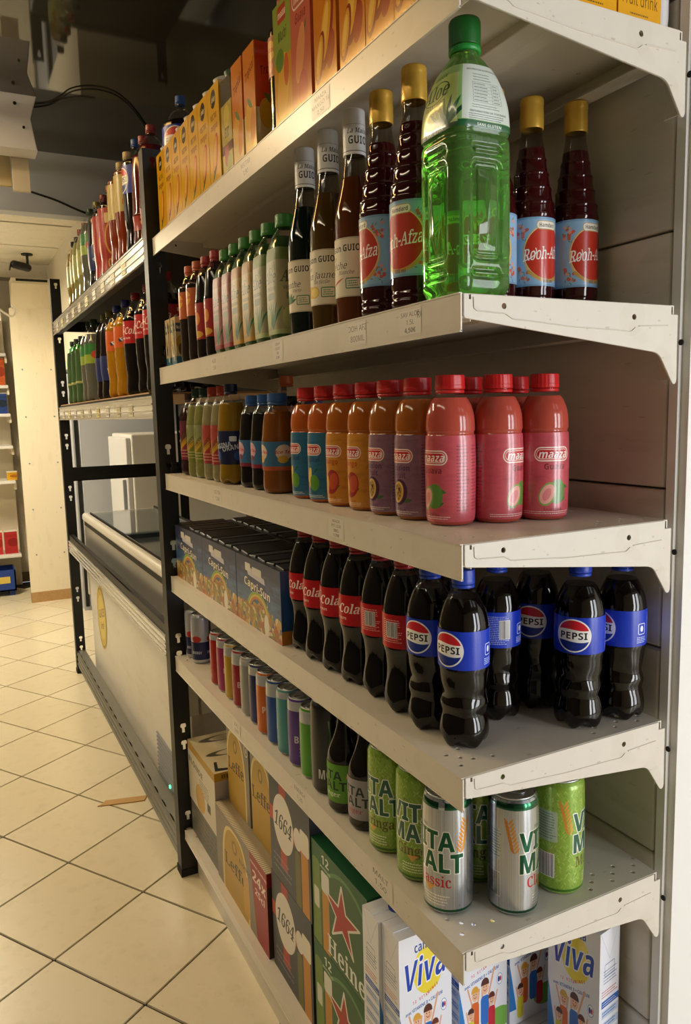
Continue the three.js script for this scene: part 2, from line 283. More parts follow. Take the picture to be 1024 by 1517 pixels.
// ---------------------------------------------------------------- black boltless rack beyond it, with the freezer inside
const Z0 = -1.352, Z1 = -3.372, U1 = 1.802, U2 = 1.388;
{
  const rack = thing('storage_rack', 'black metal boltless rack with keyhole posts standing over the chest freezer', 'rack');
  const postPlate = (w, full) => {
    const s = new THREE.Shape(); s.moveTo(0, 0.012); s.lineTo(w, 0.012); s.lineTo(w, 2.0); s.lineTo(0, 2.0); s.closePath();
    for (let y = 0.12; y < 1.97; y += 0.262) for (const dy of [0, 0.05]) {
      const h = new THREE.Path(), x = w / 2 + 0.002, yy = y + dy;       // keyhole: wide head, narrow tail
      h.moveTo(x - 0.008, yy + 0.016); h.lineTo(x - 0.008, yy + 0.023); h.lineTo(x - 0.005, yy + 0.027); h.lineTo(x + 0.005, yy + 0.027); h.lineTo(x + 0.008, yy + 0.023); h.lineTo(x + 0.008, yy + 0.016); h.lineTo(x + 0.004, yy + 0.014); h.lineTo(x + 0.004, yy); h.lineTo(x - 0.004, yy); h.lineTo(x - 0.004, yy + 0.014); h.closePath();
      if (yy < 1.96) s.holes.push(h);
    }
    return new THREE.ExtrudeGeometry(s, { depth: 0.0018, bevelEnabled: false, curveSegments: 4 });
  };
  const side = postPlate(0.045), front = box(-0.002, 0, 0.012, 2.0, -0.04, 0.0018);
  const post = (x, z, sx, sz) => {
    const g = merge([side.clone(), front.clone()]); const m = new THREE.Mesh(g, M.black); m.name = 'post'; m.position.set(x, 0, z); m.scale.set(sx, 1, sz); rack.add(m);
    part('foot', box(-0.004, 0.048, 0, 0.022, -0.044, 0.004), M.rubber, m);
  };
  post(-0.012, Z0, 1, 1); post(-0.012, Z1, 1, 1); post(0.62, Z0 - 0.07, -1, 1); post(0.62, Z1, -1, 1);
  const zA = Z0 - 0.042, zB = Z1 + 0.005;
  const beam = (x0, y0, y1, nm = 'beam') => part(nm, merge([box(x0, x0 + 0.004, y0, y1, zB, zA), box(x0, x0 + 0.03, y0, y0 + 0.004, zB, zA), box(x0, x0 + 0.02, y1 - 0.004, y1, zB, zA)]), M.black, rack);
  const clear = mat(0xb9bab8, 0.16, { clearcoat: 1, clearcoatRoughness: 0.06 });
  const wood = mat(0xffffff, 0.7, { map: noiseTex(256, 256, '#b69064', 120, 300, 'rgba(80,50,20,.18)') });
  const paperC = ['#d9d3b6', '#e8d98a', '#e9e6de', '#d7cda4'].map((c, i) => print(cv(64, 80, (g, w, h) => { T.fill(g, c, 0, 0, w, h); T.lines(g, 8, 12, 48, 3, 10, '#5a5246', 4); T.text(g, ['1,99', '2,20', '1,80', '2,50'][i], 32, 60, 24, '#2c2722'); }), 0.5));
  for (const [y, n] of [[U1, 10], [U2, 9]]) {
    beam(-0.008, y - 0.07, y - 0.005); beam(0.585, y - 0.07, y - 0.005);
    part('shelf_board', box(-0.004, 0.615, y - 0.006, y, zB, zA - 0.07), y === U1 ? M.rubber : wood, rack);
    const rail = part('price_rail', merge([box(-0.0125, -0.0085, y - 0.074, y - 0.012, zB, zA), ...[0, 1, 2, 3].map((k) => { const g = new THREE.CylinderGeometry(0.0026, 0.0026, zA - zB, 8); g.rotateX(Math.PI / 2); g.translate(-0.0128, y - 0.072 + k * 0.019, (zA + zB) / 2); return g; })]), clear, rack);
    rail.userData.label = 'clear glossy price rail with paper tags';
    for (let k = 0; k < n; k++) part('price_tag', box(-0.0142, -0.0136, y - 0.066, y - 0.03, -0.03, 0.03), paperC[k % 4], rail, [0, 0, zB + 0.16 + k * (zA - zB - 0.25) / n]);
  }
  part('back_sheet', box(0.616, 0.62, U2, U1, zB, zA - 0.07), M.rubber, rack);
  // front middle beam with its rail, low beam, side ties
  beam(-0.008, 0.66, 0.735);
  part('price_rail', merge([box(-0.0125, -0.0085, 0.648, 0.705, zB, zA), ...[0, 1, 2, 3].map((k) => { const g = new THREE.CylinderGeometry(0.003, 0.003, zA - zB, 8); g.rotateX(Math.PI / 2); g.translate(-0.013, 0.65 + k * 0.017, (zA + zB) / 2); return g; })]), clear, rack);
  part('low_beam', merge([box(-0.008, -0.004, 0.035, 0.125, zB, zA), ...[0, 1, 2].map((k) => box(-0.011, -0.007, 0.05 + k * 0.026, 0.06 + k * 0.026, zB, zA)), box(-0.008, 0.03, 0.12, 0.125, zB, zA)]), mat(0x77766f, 0.4, { metalness: 0.3 }), rack);
  for (const y of [1.005, 1.75]) part('side_tie', merge([box(0.03, 0.59, y, y + 0.07, Z1 - 0.006, Z1 - 0.002), box(0.03, 0.59, y, y + 0.005, Z1 - 0.03, Z1 - 0.002), box(0.03, 0.59, y + 0.03, y + 0.045, Z1 - 0.001, Z1 + 0.003)]), M.black, rack);

  // chest freezer with sliding glass lid
  const f = thing('chest_freezer', 'white chest freezer with flat glass lid, steel band and yellow oval sticker', 'freezer');
  const za = -1.41, zb = -3.22, x0 = 0.045, x1 = 0.405;
  const bodyM = mat(0xffffff, 0.35, { map: noiseTex(512, 512, '#dcd8d0', 240, 120, 'rgba(90,80,60,.2)') });
  part('body', new RoundedBoxGeometry(x1 - x0 - 0.012, 0.53, za - zb - 0.04, 3, 0.01).translate((x0 + x1) / 2 + 0.002, 0.325, (za + zb) / 2), bodyM, f);
  const band = new THREE.Shape(); [[0, 0.59], [-0.006, 0.62], [0.002, 0.72], [0.004, 0.8], [0.03, 0.8], [0.03, 0.59]].forEach(([x, y], i) => (i ? band.lineTo(x + x0, y) : band.moveTo(x + x0, y)));
  const bg = new THREE.ExtrudeGeometry(band, { depth: za - zb, bevelEnabled: false }); bg.translate(0, 0, zb); part('steel_band', bg, mat(0xb9b7b2, 0.3, { metalness: 0.6 }), f);
  part('inner_liner', merge([box(x0 + 0.03, x0 + 0.04, 0.45, 0.8, zb, za), box(x1 - 0.02, x1, 0.45, 0.83, zb, za), box(x0, x1, 0.45, 0.83, zb, zb + 0.02), box(x0, x1, 0.45, 0.83, za - 0.02, za)]), M.white, f);
  const rimC = (g) => g;
  part('rim', rimC(merge([new RoundedBoxGeometry(0.035, 0.04, za - zb + 0.01, 3, 0.014).translate(x0 + 0.012, 0.838, (za + zb) / 2), new RoundedBoxGeometry(0.03, 0.03, za - zb, 2, 0.01).translate(x1, 0.845, (za + zb) / 2), new RoundedBoxGeometry(x1 - x0, 0.03, 0.03, 2, 0.01).translate((x0 + x1) / 2, 0.842, zb + 0.01), new RoundedBoxGeometry(x1 - x0, 0.03, 0.03, 2, 0.01).translate((x0 + x1) / 2, 0.842, za - 0.01)])), M.white, f);
  part('gasket', merge([box(x0 + 0.001, x0 + 0.006, 0.8, 0.82, zb, za), box(x0 + 0.03, x0 + 0.036, 0.85, 0.86, zb + 0.02, za - 0.02), box(x1 - 0.012, x1 - 0.004, 0.853, 0.866, zb, za)]), M.dark, f);
  part('glass_lid', box(x0 + 0.03, x1 - 0.01, 0.852, 0.857, zb + 0.02, (za + zb) / 2 + 0.04), mat(0xd5dde2, 0.04, { transmission: 1, thickness: 0 }), f);
  part('glass_lid', box(x0 + 0.03, x1 - 0.01, 0.859, 0.864, (za + zb) / 2, za - 0.02), mat(0xd5dde2, 0.04, { transmission: 1, thickness: 0 }), f);
  part('frozen_goods', box(x0 + 0.05, x1 - 0.03, 0.45, 0.62, zb + 0.05, za - 0.05), mat(0x9aa0a8, 0.7), f);
  { const g = new THREE.CircleGeometry(1, 40); g.scale(0.115, 0.15, 1); g.rotateY(-Math.PI / 2);
    part('sticker', g, print(cv(256, 256, (c, w, h) => { T.fill(c, '#cdb24a', 0, 0, w, h); T.ell(c, 128, 128, 118, 118, null, '#9c8630', 8); T.ell(c, 128, 128, 90, 90, '#d9c46a'); T.text(c, 'GLACES', 128, 110, 46, '#7d6420', { rot: -0.2 }); T.text(c, 'fresh', 134, 160, 38, '#7d6420', { it: true, rot: -0.2 }); }), 0.5), f, [x0 + 0.0068, 0.4, -2.9]); }
  for (let k = 0; k < 11; k++) part('vent_slat', box(0, 0.006, 0, 0.005, -0.15, 0.15), M.grey, f, [x0 + 0.003, 0.085 + k * 0.0145, -1.72]);
  part('pilot_light', cyl(0.006, 0.004, 0, 0, 0, 12).rotateZ(Math.PI / 2), glow(new THREE.Color(0.1, 1, 0.35), 3), f, [x0 + 0.003, 0.105, -1.7]);

  // tall white fridge and dark gap behind the freezer
  const fr = thing('upright_fridge', 'tall white fridge standing behind the end of the freezer', 'fridge');
  part('cabinet', new RoundedBoxGeometry(0.7, 1.22, 0.6, 3, 0.012).translate(0.79, 0.61, -4.2), M.white, fr); part('door', new RoundedBoxGeometry(0.03, 1.16, 0.56, 3, 0.008).translate(0.425, 0.62, -4.2), mat(0xd8d9dc, 0.35), fr); part('door_handle', new RoundedBoxGeometry(0.02, 0.3, 0.02, 2, 0.006).translate(0.4, 0.8, -3.97), M.grey, fr);
  const sd = thing('steel_cabinet', 'pale blue-grey cabinet front with a black gap behind the rack', 'cabinet');
  part('cabinet_body', box(0.225, 1.2, 0, 1.62, -5.3, -4.72), mat(0xb3b8c4, 0.45), sd); part('cabinet_door', new RoundedBoxGeometry(0.55, 1.55, 0.02, 2, 0.004).translate(0.54, 0.81, -4.708), mat(0xbcc1cc, 0.4), sd); part('dark_gap', box(0.235, 0.258, 0.03, 1.6, -4.72, -4.705), M.dark, sd);
}
// ---------------------------------------------------------------- far end of the shop
{
  const e = thing('end_panel', 'tall cream gondola end panel with worn wooden foot at far end', 'shelving');
  const creamBoard = mat(0xffffff, 0.6, { map: noiseTex(256, 512, '#eadfc6', 120, 24, 'rgba(110,80,40,.3)') });
  part('board', box(-0.075, 0.2, 0.075, 2.09, -5.2, -5.17), creamBoard, e);
  part('kick_board', box(-0.077, 0.2, 0, 0.075, -5.2, -5.165), mat(0xffffff, 0.7, { map: noiseTex(256, 64, '#b28e5c', 80, 300, 'rgba(90,55,20,.3)') }), e);
  const hood = new THREE.Shape(); [[-5.2, 2.09], [-5.17, 2.09], [-5.02, 2.235], [-5.02, 2.27], [-5.2, 2.27]].forEach(([x, y], i) => (i ? hood.lineTo(x, y) : hood.moveTo(x, y)));
  const hg = new THREE.ExtrudeGeometry(hood, { depth: 0.26, bevelEnabled: false }); hg.rotateY(-Math.PI / 2); hg.translate(0.2, 0, 0); part('hood', hg, creamBoard, e);
  part('hood_slot', box(-0.03, 0.17, 2.25, 2.266, -5.022, -5.018), M.dark, e);
  for (let k = 0; k < 5; k++) { part('screw', cyl(0.006, 0.003, 0, 0, 0, 8).rotateX(Math.PI / 2), M.grey, e, [-0.02, 0.35 + k * 0.33, -5.169]); part('screw', cyl(0.006, 0.003, 0, 0, 0, 8).rotateX(Math.PI / 2), M.grey, e, [0.17, 0.35 + k * 0.33, -5.169]); }
  const s = thing('far_shelving', 'pale shelving with snacks against the far wall', 'shelving');
  part('shelf_back', box(-1.3, -0.08, 0, 2.1, -5.96, -5.9), creamBoard, s);
  const lv = [0.3, 0.866, 1.13, 1.37, 1.58, 1.815];
  for (const y of lv) part('shelf', new RoundedBoxGeometry(1.2, 0.024, 0.34, 2, 0.005).translate(-0.69, y - 0.012, -5.75), M.white, s);
  for (const y of lv.slice(1)) part('bracket', box(-0.1, -0.085, y - 0.07, y - 0.02, -5.9, -5.62), creamBoard, s);
  // goods on it
  const pk = [['red_carton', 'red snack carton on lowest far shelf', 0.3, '#b4232a', '#e8c9a8', 0.17, 0.09], ['red_carton', 'second red snack carton on lowest far shelf, further left', 0.3, '#c22f35', '#f0d8b0', 0.17, 0.09], ['orange_pack', 'orange snack pack on high far shelf', 1.58, '#c85a20', '#5b2a68', 0.2, 0.1], ['purple_pack', 'purple and orange snack pack on high far shelf, further left', 1.58, '#5b2a68', '#e08a2c', 0.2, 0.1], ['blue_pack', 'blue pack on the middle far shelf', 1.37, '#1d3f8a', '#7fb6d8', 0.15, 0.1], ['red_pack', 'red pack on the topmost far shelf', 1.815, '#a5332b', '#e8d0a0', 0.2, 0.1], ['yellow_tub', 'small yellow tub on lower far shelf', 0.866, '#d7a624', '#8a5a14', 0.06, 0.07]];
  const pkTex = cv(128, 128, (g, W, H) => { T.fill(g, '#ffffff', 0, 0, W, H); T.ell(g, 24, 70, 16, 22, '#c9a27a'); T.rr(g, 4, 30, 40, 14, 4, '#e8d8c0'); T.lines(g, 6, 100, 36, 2, 8, '#d8c8b0', 3); });
  pk.forEach(([nm, lb, y, c1, c2, h, w], i) => {
    const o = thing(nm, lb, 'package', [-0.155 - (i % 2) * 0.105 - (i === 6 ? -0.045 : 0), y, -5.68]);
    part('pack', wrapBox(w, h, 0.07), print(pkTex, 0.4, { color: c1 }), o);
    part('lid', box(-w / 2 - 0.002, w / 2 + 0.002, h, h + 0.006, -0.036, 0.036), capMat(0xe9e2d2), o);
  });
  const c = thing('blue_crate', 'blue plastic crate on the floor by the far shelving', 'crate', [-0.25, 0, -5.62]);
  part('crate_body', merge([box(-0.17, 0.1, 0.04, 0.2, -0.12, -0.11), box(-0.17, 0.1, 0.04, 0.2, 0.11, 0.12), box(-0.17, -0.16, 0.04, 0.2, -0.12, 0.12), box(0.09, 0.1, 0.04, 0.2, -0.12, 0.12), box(-0.17, 0.1, 0.04, 0.05, -0.12, 0.12)]), mat(0x1b3f93, 0.45), c);
  for (const x of [-0.14, 0.07]) part('crate_foot', box(x - 0.02, x + 0.02, 0, 0.04, -0.1, 0.1), mat(0x17367f, 0.45), c);
  part('crate_label', box(-0.08, 0.06, 0.1, 0.15, 0.12, 0.122), mat(0xd9c25a, 0.6), c);
  // camera on the tiled ceiling
  const k = thing('security_camera', 'small black bullet security camera under the tiled ceiling', 'camera', [0.035, 2.396, -4.84]); k.scale.setScalar(0.72);
  part('mount', merge([cyl(0.05, 0.012, 0, -0.012, 0, 24), cyl(0.012, 0.09, 0.0, -0.1, 0, 12)]), M.black, k);
  { const g = new THREE.CapsuleGeometry(0.036, 0.11, 6, 16); g.rotateZ(Math.PI / 2 - 0.2); g.translate(-0.06, -0.115, 0.02); part('camera_body', g, M.black, k); const l = cyl(0.03, 0.012, 0, 0, 0, 20); l.rotateZ(Math.PI / 2 - 0.2); l.translate(-0.145, -0.13, 0.02); part('lens', l, mat(0x05060a, 0.08), k); }
  // bulkhead at the left, its bracket, cables
  const b = thing('bulkhead_box', 'white boxed bulkhead hanging from the ceiling at upper left', 'bulkhead');
  const sh = new THREE.Shape(); [[-0.75, 2.499], [-0.127, 2.499], [-0.152, 2.42], [-0.135, 2.312], [-0.75, 2.312]].forEach(([x, y], i) => (i ? sh.lineTo(x, y) : sh.moveTo(x, y)));
  const gb = new THREE.ExtrudeGeometry(sh, { depth: 0.1, bevelEnabled: true, bevelSize: 0.003, bevelThickness: 0.003, bevelSegments: 2 }); gb.translate(0, 0, -2.57); part('box', gb, mat(0xefeff2, 0.5), b);
  part('screw', cyl(0.006, 0.004, 0, 0, 0, 8).rotateX(Math.PI / 2), M.dark, b, [-0.2, 2.465, -2.465]); part('screw', cyl(0.005, 0.004, 0, 0, 0, 8).rotateX(Math.PI / 2), M.dark, b, [-0.175, 2.385, -2.465]);
  part('support_plate', box(-0.215, -0.155, 2.19, 2.33, -2.6, -2.58), mat(0xd9cfb4, 0.6), b); part('support_plate', box(-0.75, -0.215, 2.22, 2.33, -2.66, -2.64), mat(0xc9b98e, 0.6), b);
  const cable = (nm, lb, pts, r, m) => { const t = thing(nm, lb, 'cable'); part('cable', tube(pts, r, 40, 6), m, t); };
  cable('black_cable', 'thin black cable sagging across the dark ceiling', [[-0.124, 2.494, -2.558], [-0.08, 2.494, -2.518], [-0.046, 2.494, -2.447], [-0.017, 2.494, -2.356], [0.023, 2.494, -2.313], [0.074, 2.494, -2.297], [0.131, 2.494, -2.317], [0.194, 2.494, -2.39], [0.253, 2.494, -2.488], [0.311, 2.494, -2.604]], 0.0028, M.rubber);
  cable('black_cable', 'short black cable hanging on the pale soffit', [[-0.1, 2.32, -3.07], [-0.07, 2.31, -3.06], [0.0, 2.292, -3.06], [0.12, 2.25, -3.06], [0.2, 2.24, -3.07]], 0.0045, M.rubber);
  cable('white_cable', 'white cable looping down beside the far end panel', [[-0.33, 2.39, -4.6], [-0.28, 2.2, -4.62], [-0.2, 2.05, -4.66], [-0.1, 1.99, -4.8], [-0.05, 2.05, -5.0], [-0.06, 2.1, -5.1]], 0.007, M.white);
  cable('white_cable', 'white cable end hanging at the far left under the camera', [[-0.23, 2.17, -4.55], [-0.18, 2.02, -4.55], [-0.175, 1.93, -4.55]], 0.008, M.white);
  const cb = thing('cardboard_strip', 'torn brown cardboard strip lying on floor by the rack', 'cardboard', [-0.075, 0.0005, -1.885], -0.2);
  const cs = new THREE.Shape(); [[-0.085, -0.012], [0.07, -0.022], [0.08, 0.012], [0.02, 0.016], [-0.06, 0.02], [-0.07, 0.0]].forEach(([x, y], i) => (i ? cs.lineTo(x, y) : cs.moveTo(x, y)));
  const cg = new THREE.ExtrudeGeometry(cs, { depth: 0.003, bevelEnabled: false }); cg.rotateX(-Math.PI / 2); part('strip', cg, mat(0xc09a62, 0.8), cb);
}
// ---------------------------------------------------------------- prints
const frontX = 0.5;                                          // labels of round things: front at the middle of the sheet
const pepsiTex = cv(1024, 256, (g, w, h) => {
  T.fill(g, '#1436b8', 0, 0, w, h);
  for (let i = 0; i < 2600; i++) { g.fillStyle = 'rgba(120,150,255,.22)'; g.fillRect(rnd() * w, rnd() * h, 2, 2); }
  const x = 512, y = 128; T.ell(g, x, y, 116, 116, '#f4f2ee');
  g.save(); g.beginPath(); g.arc(x, y, 106, 0, 7); g.clip();
  T.fill(g, '#f6f5f2', x - 120, 0, 240, 256);
  g.fillStyle = '#cf1f2e'; g.beginPath(); g.moveTo(x - 120, 0); g.lineTo(x + 120, 0); g.lineTo(x + 120, 84); g.bezierCurveTo(x + 40, 110, x - 30, 58, x - 120, 96); g.fill();
  g.fillStyle = '#122f8f'; g.beginPath(); g.moveTo(x - 120, 256); g.lineTo(x + 120, 256); g.lineTo(x + 120, 158); g.bezierCurveTo(x + 30, 196, x - 40, 150, x - 120, 168); g.fill();
  g.restore(); T.text(g, 'PEPSI', x, 128, 66, '#16161c', { sx: 1.05 });
  for (const k of [250, 780]) { T.rr(g, k, 96, 62, 74, 10, null, '#e8ecf8', 5); T.ell(g, k + 30, 132, 14, 22, '#e8ecf8'); T.lines(g, k - 10, 190, 90, 4, 12, '#dfe6ff', 5); }
  T.lines(g, 880, 30, 120, 16, 13, '#b9c6f4', 5); T.lines(g, 30, 30, 150, 16, 13, '#b9c6f4', 5); T.bar(g, 110, 60, 70, 130);
});
const cokeTex = cv(1024, 256, (g, w, h) => {
  T.fill(g, '#b8141d', 0, 0, w, h);
  for (const k of [512]) { T.text(g, 'Coca-Cola', k, 112, 108, '#f5f0ea', { it: true, f: 'serif', sx: 0.86 }); g.strokeStyle = '#f5f0ea'; g.lineWidth = 7; g.beginPath(); g.moveTo(k - 170, 150); g.bezierCurveTo(k - 90, 60, k - 70, 30, k + 20, 46); g.stroke(); T.text(g, 'ORIGINAL TASTE', k, 196, 27, '#f5e6df'); }
  T.rr(g, 800, 30, 44, 36, 4, '#f2ece4'); T.rr(g, 930, 34, 56, 82, 10, null, '#f2ece4', 8); T.ell(g, 958, 72, 14, 24, '#f2ece4'); T.poly(g, [[760, 110], [800, 96], [812, 140], [780, 158]], '#f2ece4'); g.fillStyle = '#e9dfd4'; g.fillRect(880, 130, 120, 4);
  T.lines(g, 20, 40, 170, 12, 15, '#f3c9c0', 5); T.bar(g, 60, 60, 90, 110);
});
function maaza(bg, bg2, nm, txt, fruit) {
  return cv(1024, 512, (g, w, h) => {
    T.fill(g, bg, 0, 0, w, h);
    for (let i = 0; i < 300; i++) { g.fillStyle = bg2; g.globalAlpha = 0.1; g.beginPath(); g.ellipse(rnd() * w, rnd() * h, 10 + rnd() * 40, 4 + rnd() * 14, 0, 0, 7); g.fill(); } g.globalAlpha = 1;
    const x = 512; T.rr(g, x - 128, 86, 250, 88, 44, '#f0dcd0'); T.rr(g, x - 120, 94, 234, 72, 36, '#c01a28'); T.rr(g, x - 112, 102, 218, 56, 28, null, '#f0dcd0', 5);
    T.text(g, 'maaza', x - 2, 130, 66, '#f3e8e0', { it: true });
    nm.forEach((s, i) => T.text(g, s, x + 10, 206 + i * 46, 50, txt, {}));
    fruit(g, x + 6, 360);
    T.text(g, 'Fruit drink', x, 468, 28, txt, { b: false });
    for (const k of [690, 800]) { T.lines(g, k, 60, 90, 20, 20, txt, 5); }
    T.lines(g, 40, 60, 220, 20, 20, txt, 5); T.bar(g, 900, 60, 70, 130); T.lines(g, 300, 480, 420, 2, 12, '#f0e6da', 4);
  });
}
const fr = {
  guava: (g, x, y) => { T.leaf(g, x + 30, y - 40, 80, 26, 0.2, '#3c6e2e'); T.leaf(g, x + 10, y + 70, 90, 26, -0.4, '#3c6e2e'); T.ell(g, x + 22, y, 62, 76, '#5f8a3a', null, 0, 0.2); T.ell(g, x - 46, y + 14, 54, 78, '#7fa04c', null, 0, 0.5); T.ell(g, x - 48, y + 14, 44, 66, '#e8a59a', null, 0, 0.5); T.ell(g, x - 50, y + 16, 24, 42, '#d97f80', null, 0, 0.5); },
  passion: (g, x, y) => { T.leaf(g, x + 30, y + 60, 80, 24, -0.2, '#4a6a3a'); T.ell(g, x, y, 72, 84, '#4c2340', null, 0, 0.3); T.ell(g, x - 14, y, 54, 70, '#d9b46a', null, 0, 0.3); T.ell(g, x - 16, y, 42, 58, '#b98a2c', null, 0, 0.3); for (let i = 0; i < 22; i++) T.ell(g, x - 16 + (rnd() - 0.5) * 56, y + (rnd() - 0.5) * 86, 5, 7, '#3b2a18'); },
  mango: (g, x, y) => { T.leaf(g, x + 20, y + 60, 90, 24, -0.5, '#3f6b2c'); T.ell(g, x + 16, y - 4, 74, 92, '#a42a2c', null, 0, 0.35); T.ell(g, x + 34, y - 10, 44, 64, '#c8542e', null, 0, 0.35); T.ell(g, x - 56, y + 20, 38, 78, '#e2a02c', null, 0, 0.15); T.ell(g, x - 56, y + 20, 26, 62, '#efbe4a', null, 0, 0.15); },
  tropic: (g, x, y) => { T.ell(g, x - 40, y - 6, 38, 88, '#c77a2c', null, 0, 0.3); T.ell(g, x - 20, y - 10, 26, 84, '#e8cf62', null, 0, 0.25); T.ell(g, x + 38, y + 24, 54, 62, '#5e9a34'); T.ell(g, x - 60, y + 50, 30, 40, '#a8403a'); T.leaf(g, x + 40, y - 50, 60, 20, -0.8, '#2f5d28'); },
};
const MZ = {
  guava: maaza('#c4515c', '#8f2f3c', ['Guava'], '#6f1f2c', fr.guava),
  passion: maaza('#8a6478', '#5f3f56', ['Passion', 'Fruit'], '#4b2a4e', fr.passion),
  mango: maaza('#cd8a2a', '#8f5414', ['Mango'], '#b03418', fr.mango),
  tropic: maaza('#2f6f92', '#16405e', ['Tropical'], '#173a5c', fr.tropic),
};
const roohTex = cv(1024, 380, (g, w, h) => {
  T.fill(g, '#8fb4d4', 0, 0, w, h); T.fill(g, '#7aa3c6', 0, 0, w, 12); T.fill(g, '#7aa3c6', 0, h - 12, w, 12);
  const x = 512, y = 190;
  for (const [a, b] of [[-170, -110], [160, -110], [-165, 120], [165, 120]]) for (let i = 0; i < 11; i++) { T.ell(g, x + a + (rnd() - 0.5) * 90, y + b + (rnd() - 0.5) * 80, 12, 9, i % 3 ? '#d2604e' : '#e79a86'); T.leaf(g, x + a + (rnd() - 0.5) * 90, y + b + (rnd() - 0.5) * 90, 22, 6, rnd() * 6, '#5a7f58'); }
  T.ell(g, x, y + 8, 176, 158, '#d8b56a'); T.ell(g, x, y + 4, 166, 148, '#c5301f', '#e8d49a', 4);
  T.rr(g, x - 84, 22, 168, 44, 22, '#efe7d6', '#b99a56', 4); T.text(g, 'Hamdard', x, 44, 30, '#5a5648', {});
  g.save(); g.translate(x - 4, y + 6); g.rotate(-0.08); T.text(g, 'Rooh-Afza', 0, 0, 88, '#f5efe6', { it: true, f: 'serif', sx: 0.78, b: false, st: '#f5efe6', sw: 2 }); g.restore();
  g.strokeStyle = '#f5efe6'; g.lineWidth = 6; g.beginPath(); g.moveTo(x - 170, y + 50); g.quadraticCurveTo(x - 60, y + 20, x - 90, y - 20); g.stroke();
  g.strokeStyle = '#c79a4c'; g.lineWidth = 20; g.beginPath(); g.arc(x, y - 40, 200, 0.8, 2.34); g.stroke();
  T.text(g, '800 ml', x + 6, 352, 26, '#4a5670');
  for (const k of [40, 790]) { T.lines(g, k, 40, 190, 15, 14, '#4a6484', 4); } T.lines(g, 50, 260, 120, 5, 14, '#c07a78', 6); T.bar(g, 840, 270, 90, 60);
});
function guiot(kind, draw) {
  return cv(1024, 420, (g, w, h) => {
    T.fill(g, '#e2d6bd', 0, 0, w, h); g.strokeStyle = '#b9a987'; g.lineWidth = 4; g.strokeRect(6, 6, w - 12, h - 12);
    T.text(g, 'La Maison GUIOT', 512, 74, 66, '#2a241e', { sx: 0.82 }); T.text(g, 'Sirop', 440, 140, 40, '#4a4036', { it: true, b: false, f: 'serif' }); T.text(g, kind[0], 512, 196, 66, '#4a4036', { it: true, b: false, f: 'serif' }); T.text(g, kind[1], 590, 246, 36, '#5a5046', { it: true, b: false, f: 'serif' });
    draw(g, 500, 316); T.rr(g, 590, 290, 110, 70, 8, null, '#4f7f4a', 8); T.lines(g, 604, 306, 80, 3, 16, '#4f7f4a', 7);
    T.lines(g, 30, 60, 200, 17, 19, '#6a6050', 4); T.bar(g, 830, 120, 100, 140);
  });
}
const GT = [guiot(['Menthe', 'Verte'], (g, x, y) => { for (let i = 0; i < 7; i++) T.leaf(g, x, y + 30, 90, 24, -2.9 + i * 0.42, i % 2 ? '#3e7a38' : '#2f6230'); }),
  guiot(['Citron Jaune', 'de Sicile'], (g, x, y) => { T.ell(g, x - 40, y, 74, 46, '#d8a81e', null, 0, 0.2); T.ell(g, x + 20, y + 6, 48, 40, '#ecd06a', '#d8a81e', 8); }),
  guiot(['Pêche', 'Blanche'], (g, x, y) => { T.leaf(g, x - 70, y + 20, 150, 16, -0.35, '#b8483e'); T.ell(g, x - 90, y + 20, 36, 32, '#d99a72'); })];
const guiotCapTex = cv(512, 256, (g, w, h) => { T.fill(g, '#d8d6d4', 0, 0, w, h); T.fill(g, '#8f8c8a', 0, 88, w, 3); T.fill(g, '#6f6c6a', 0, 236, w, 5); T.fill(g, '#f0eeec', 0, 242, w, 14); for (const x of [128, 384]) { T.text(g, 'La Maison', x, 126, 38, '#3a3638', { it: true, f: 'serif' }); T.text(g, 'GUIOT', x, 178, 60, '#2a2628'); } });
function aloeS(bg, acc, base) {
  return cv(768, 420, (g, w, h) => {
    T.fill(g, bg, 0, 0, w, h); T.fill(g, acc, 0, 0, w, 60); for (let i = 0; i < 40; i++) T.leaf(g, rnd() * w, 80 - rnd() * 30, 60, 10, 1.2 + rnd() * 0.7, acc);
    for (const x of [192, 384, 576]) { T.ell(g, x, 110, 30, 16, null, '#6a7a5a', 6); T.text(g, 'Aloe', x, 140, 78, '#3f4a3a', { it: true, f: 'serif', sx: 0.9 }); T.text(g, 'VERA DRINK', x, 196, 24, '#4f5a48'); T.rr(g, x - 50, 216, 100, 34, 6, '#66745c'); for (let i = 0; i < 6; i++) T.leaf(g, x + 24, 400, 150, 16, -2.3 + i * 0.28, '#2f6b4a'); T.ell(g, x - 44, 340, 34, 50, base); }
    T.fill(g, base, 0, 396, w, 24);
  });
}
const AS = [aloeS('#9b9470', '#6f8040', '#a3ae74'), aloeS('#a68c54', '#a07022', '#c09030'), aloeS('#a07068', '#94544c', '#983238')];
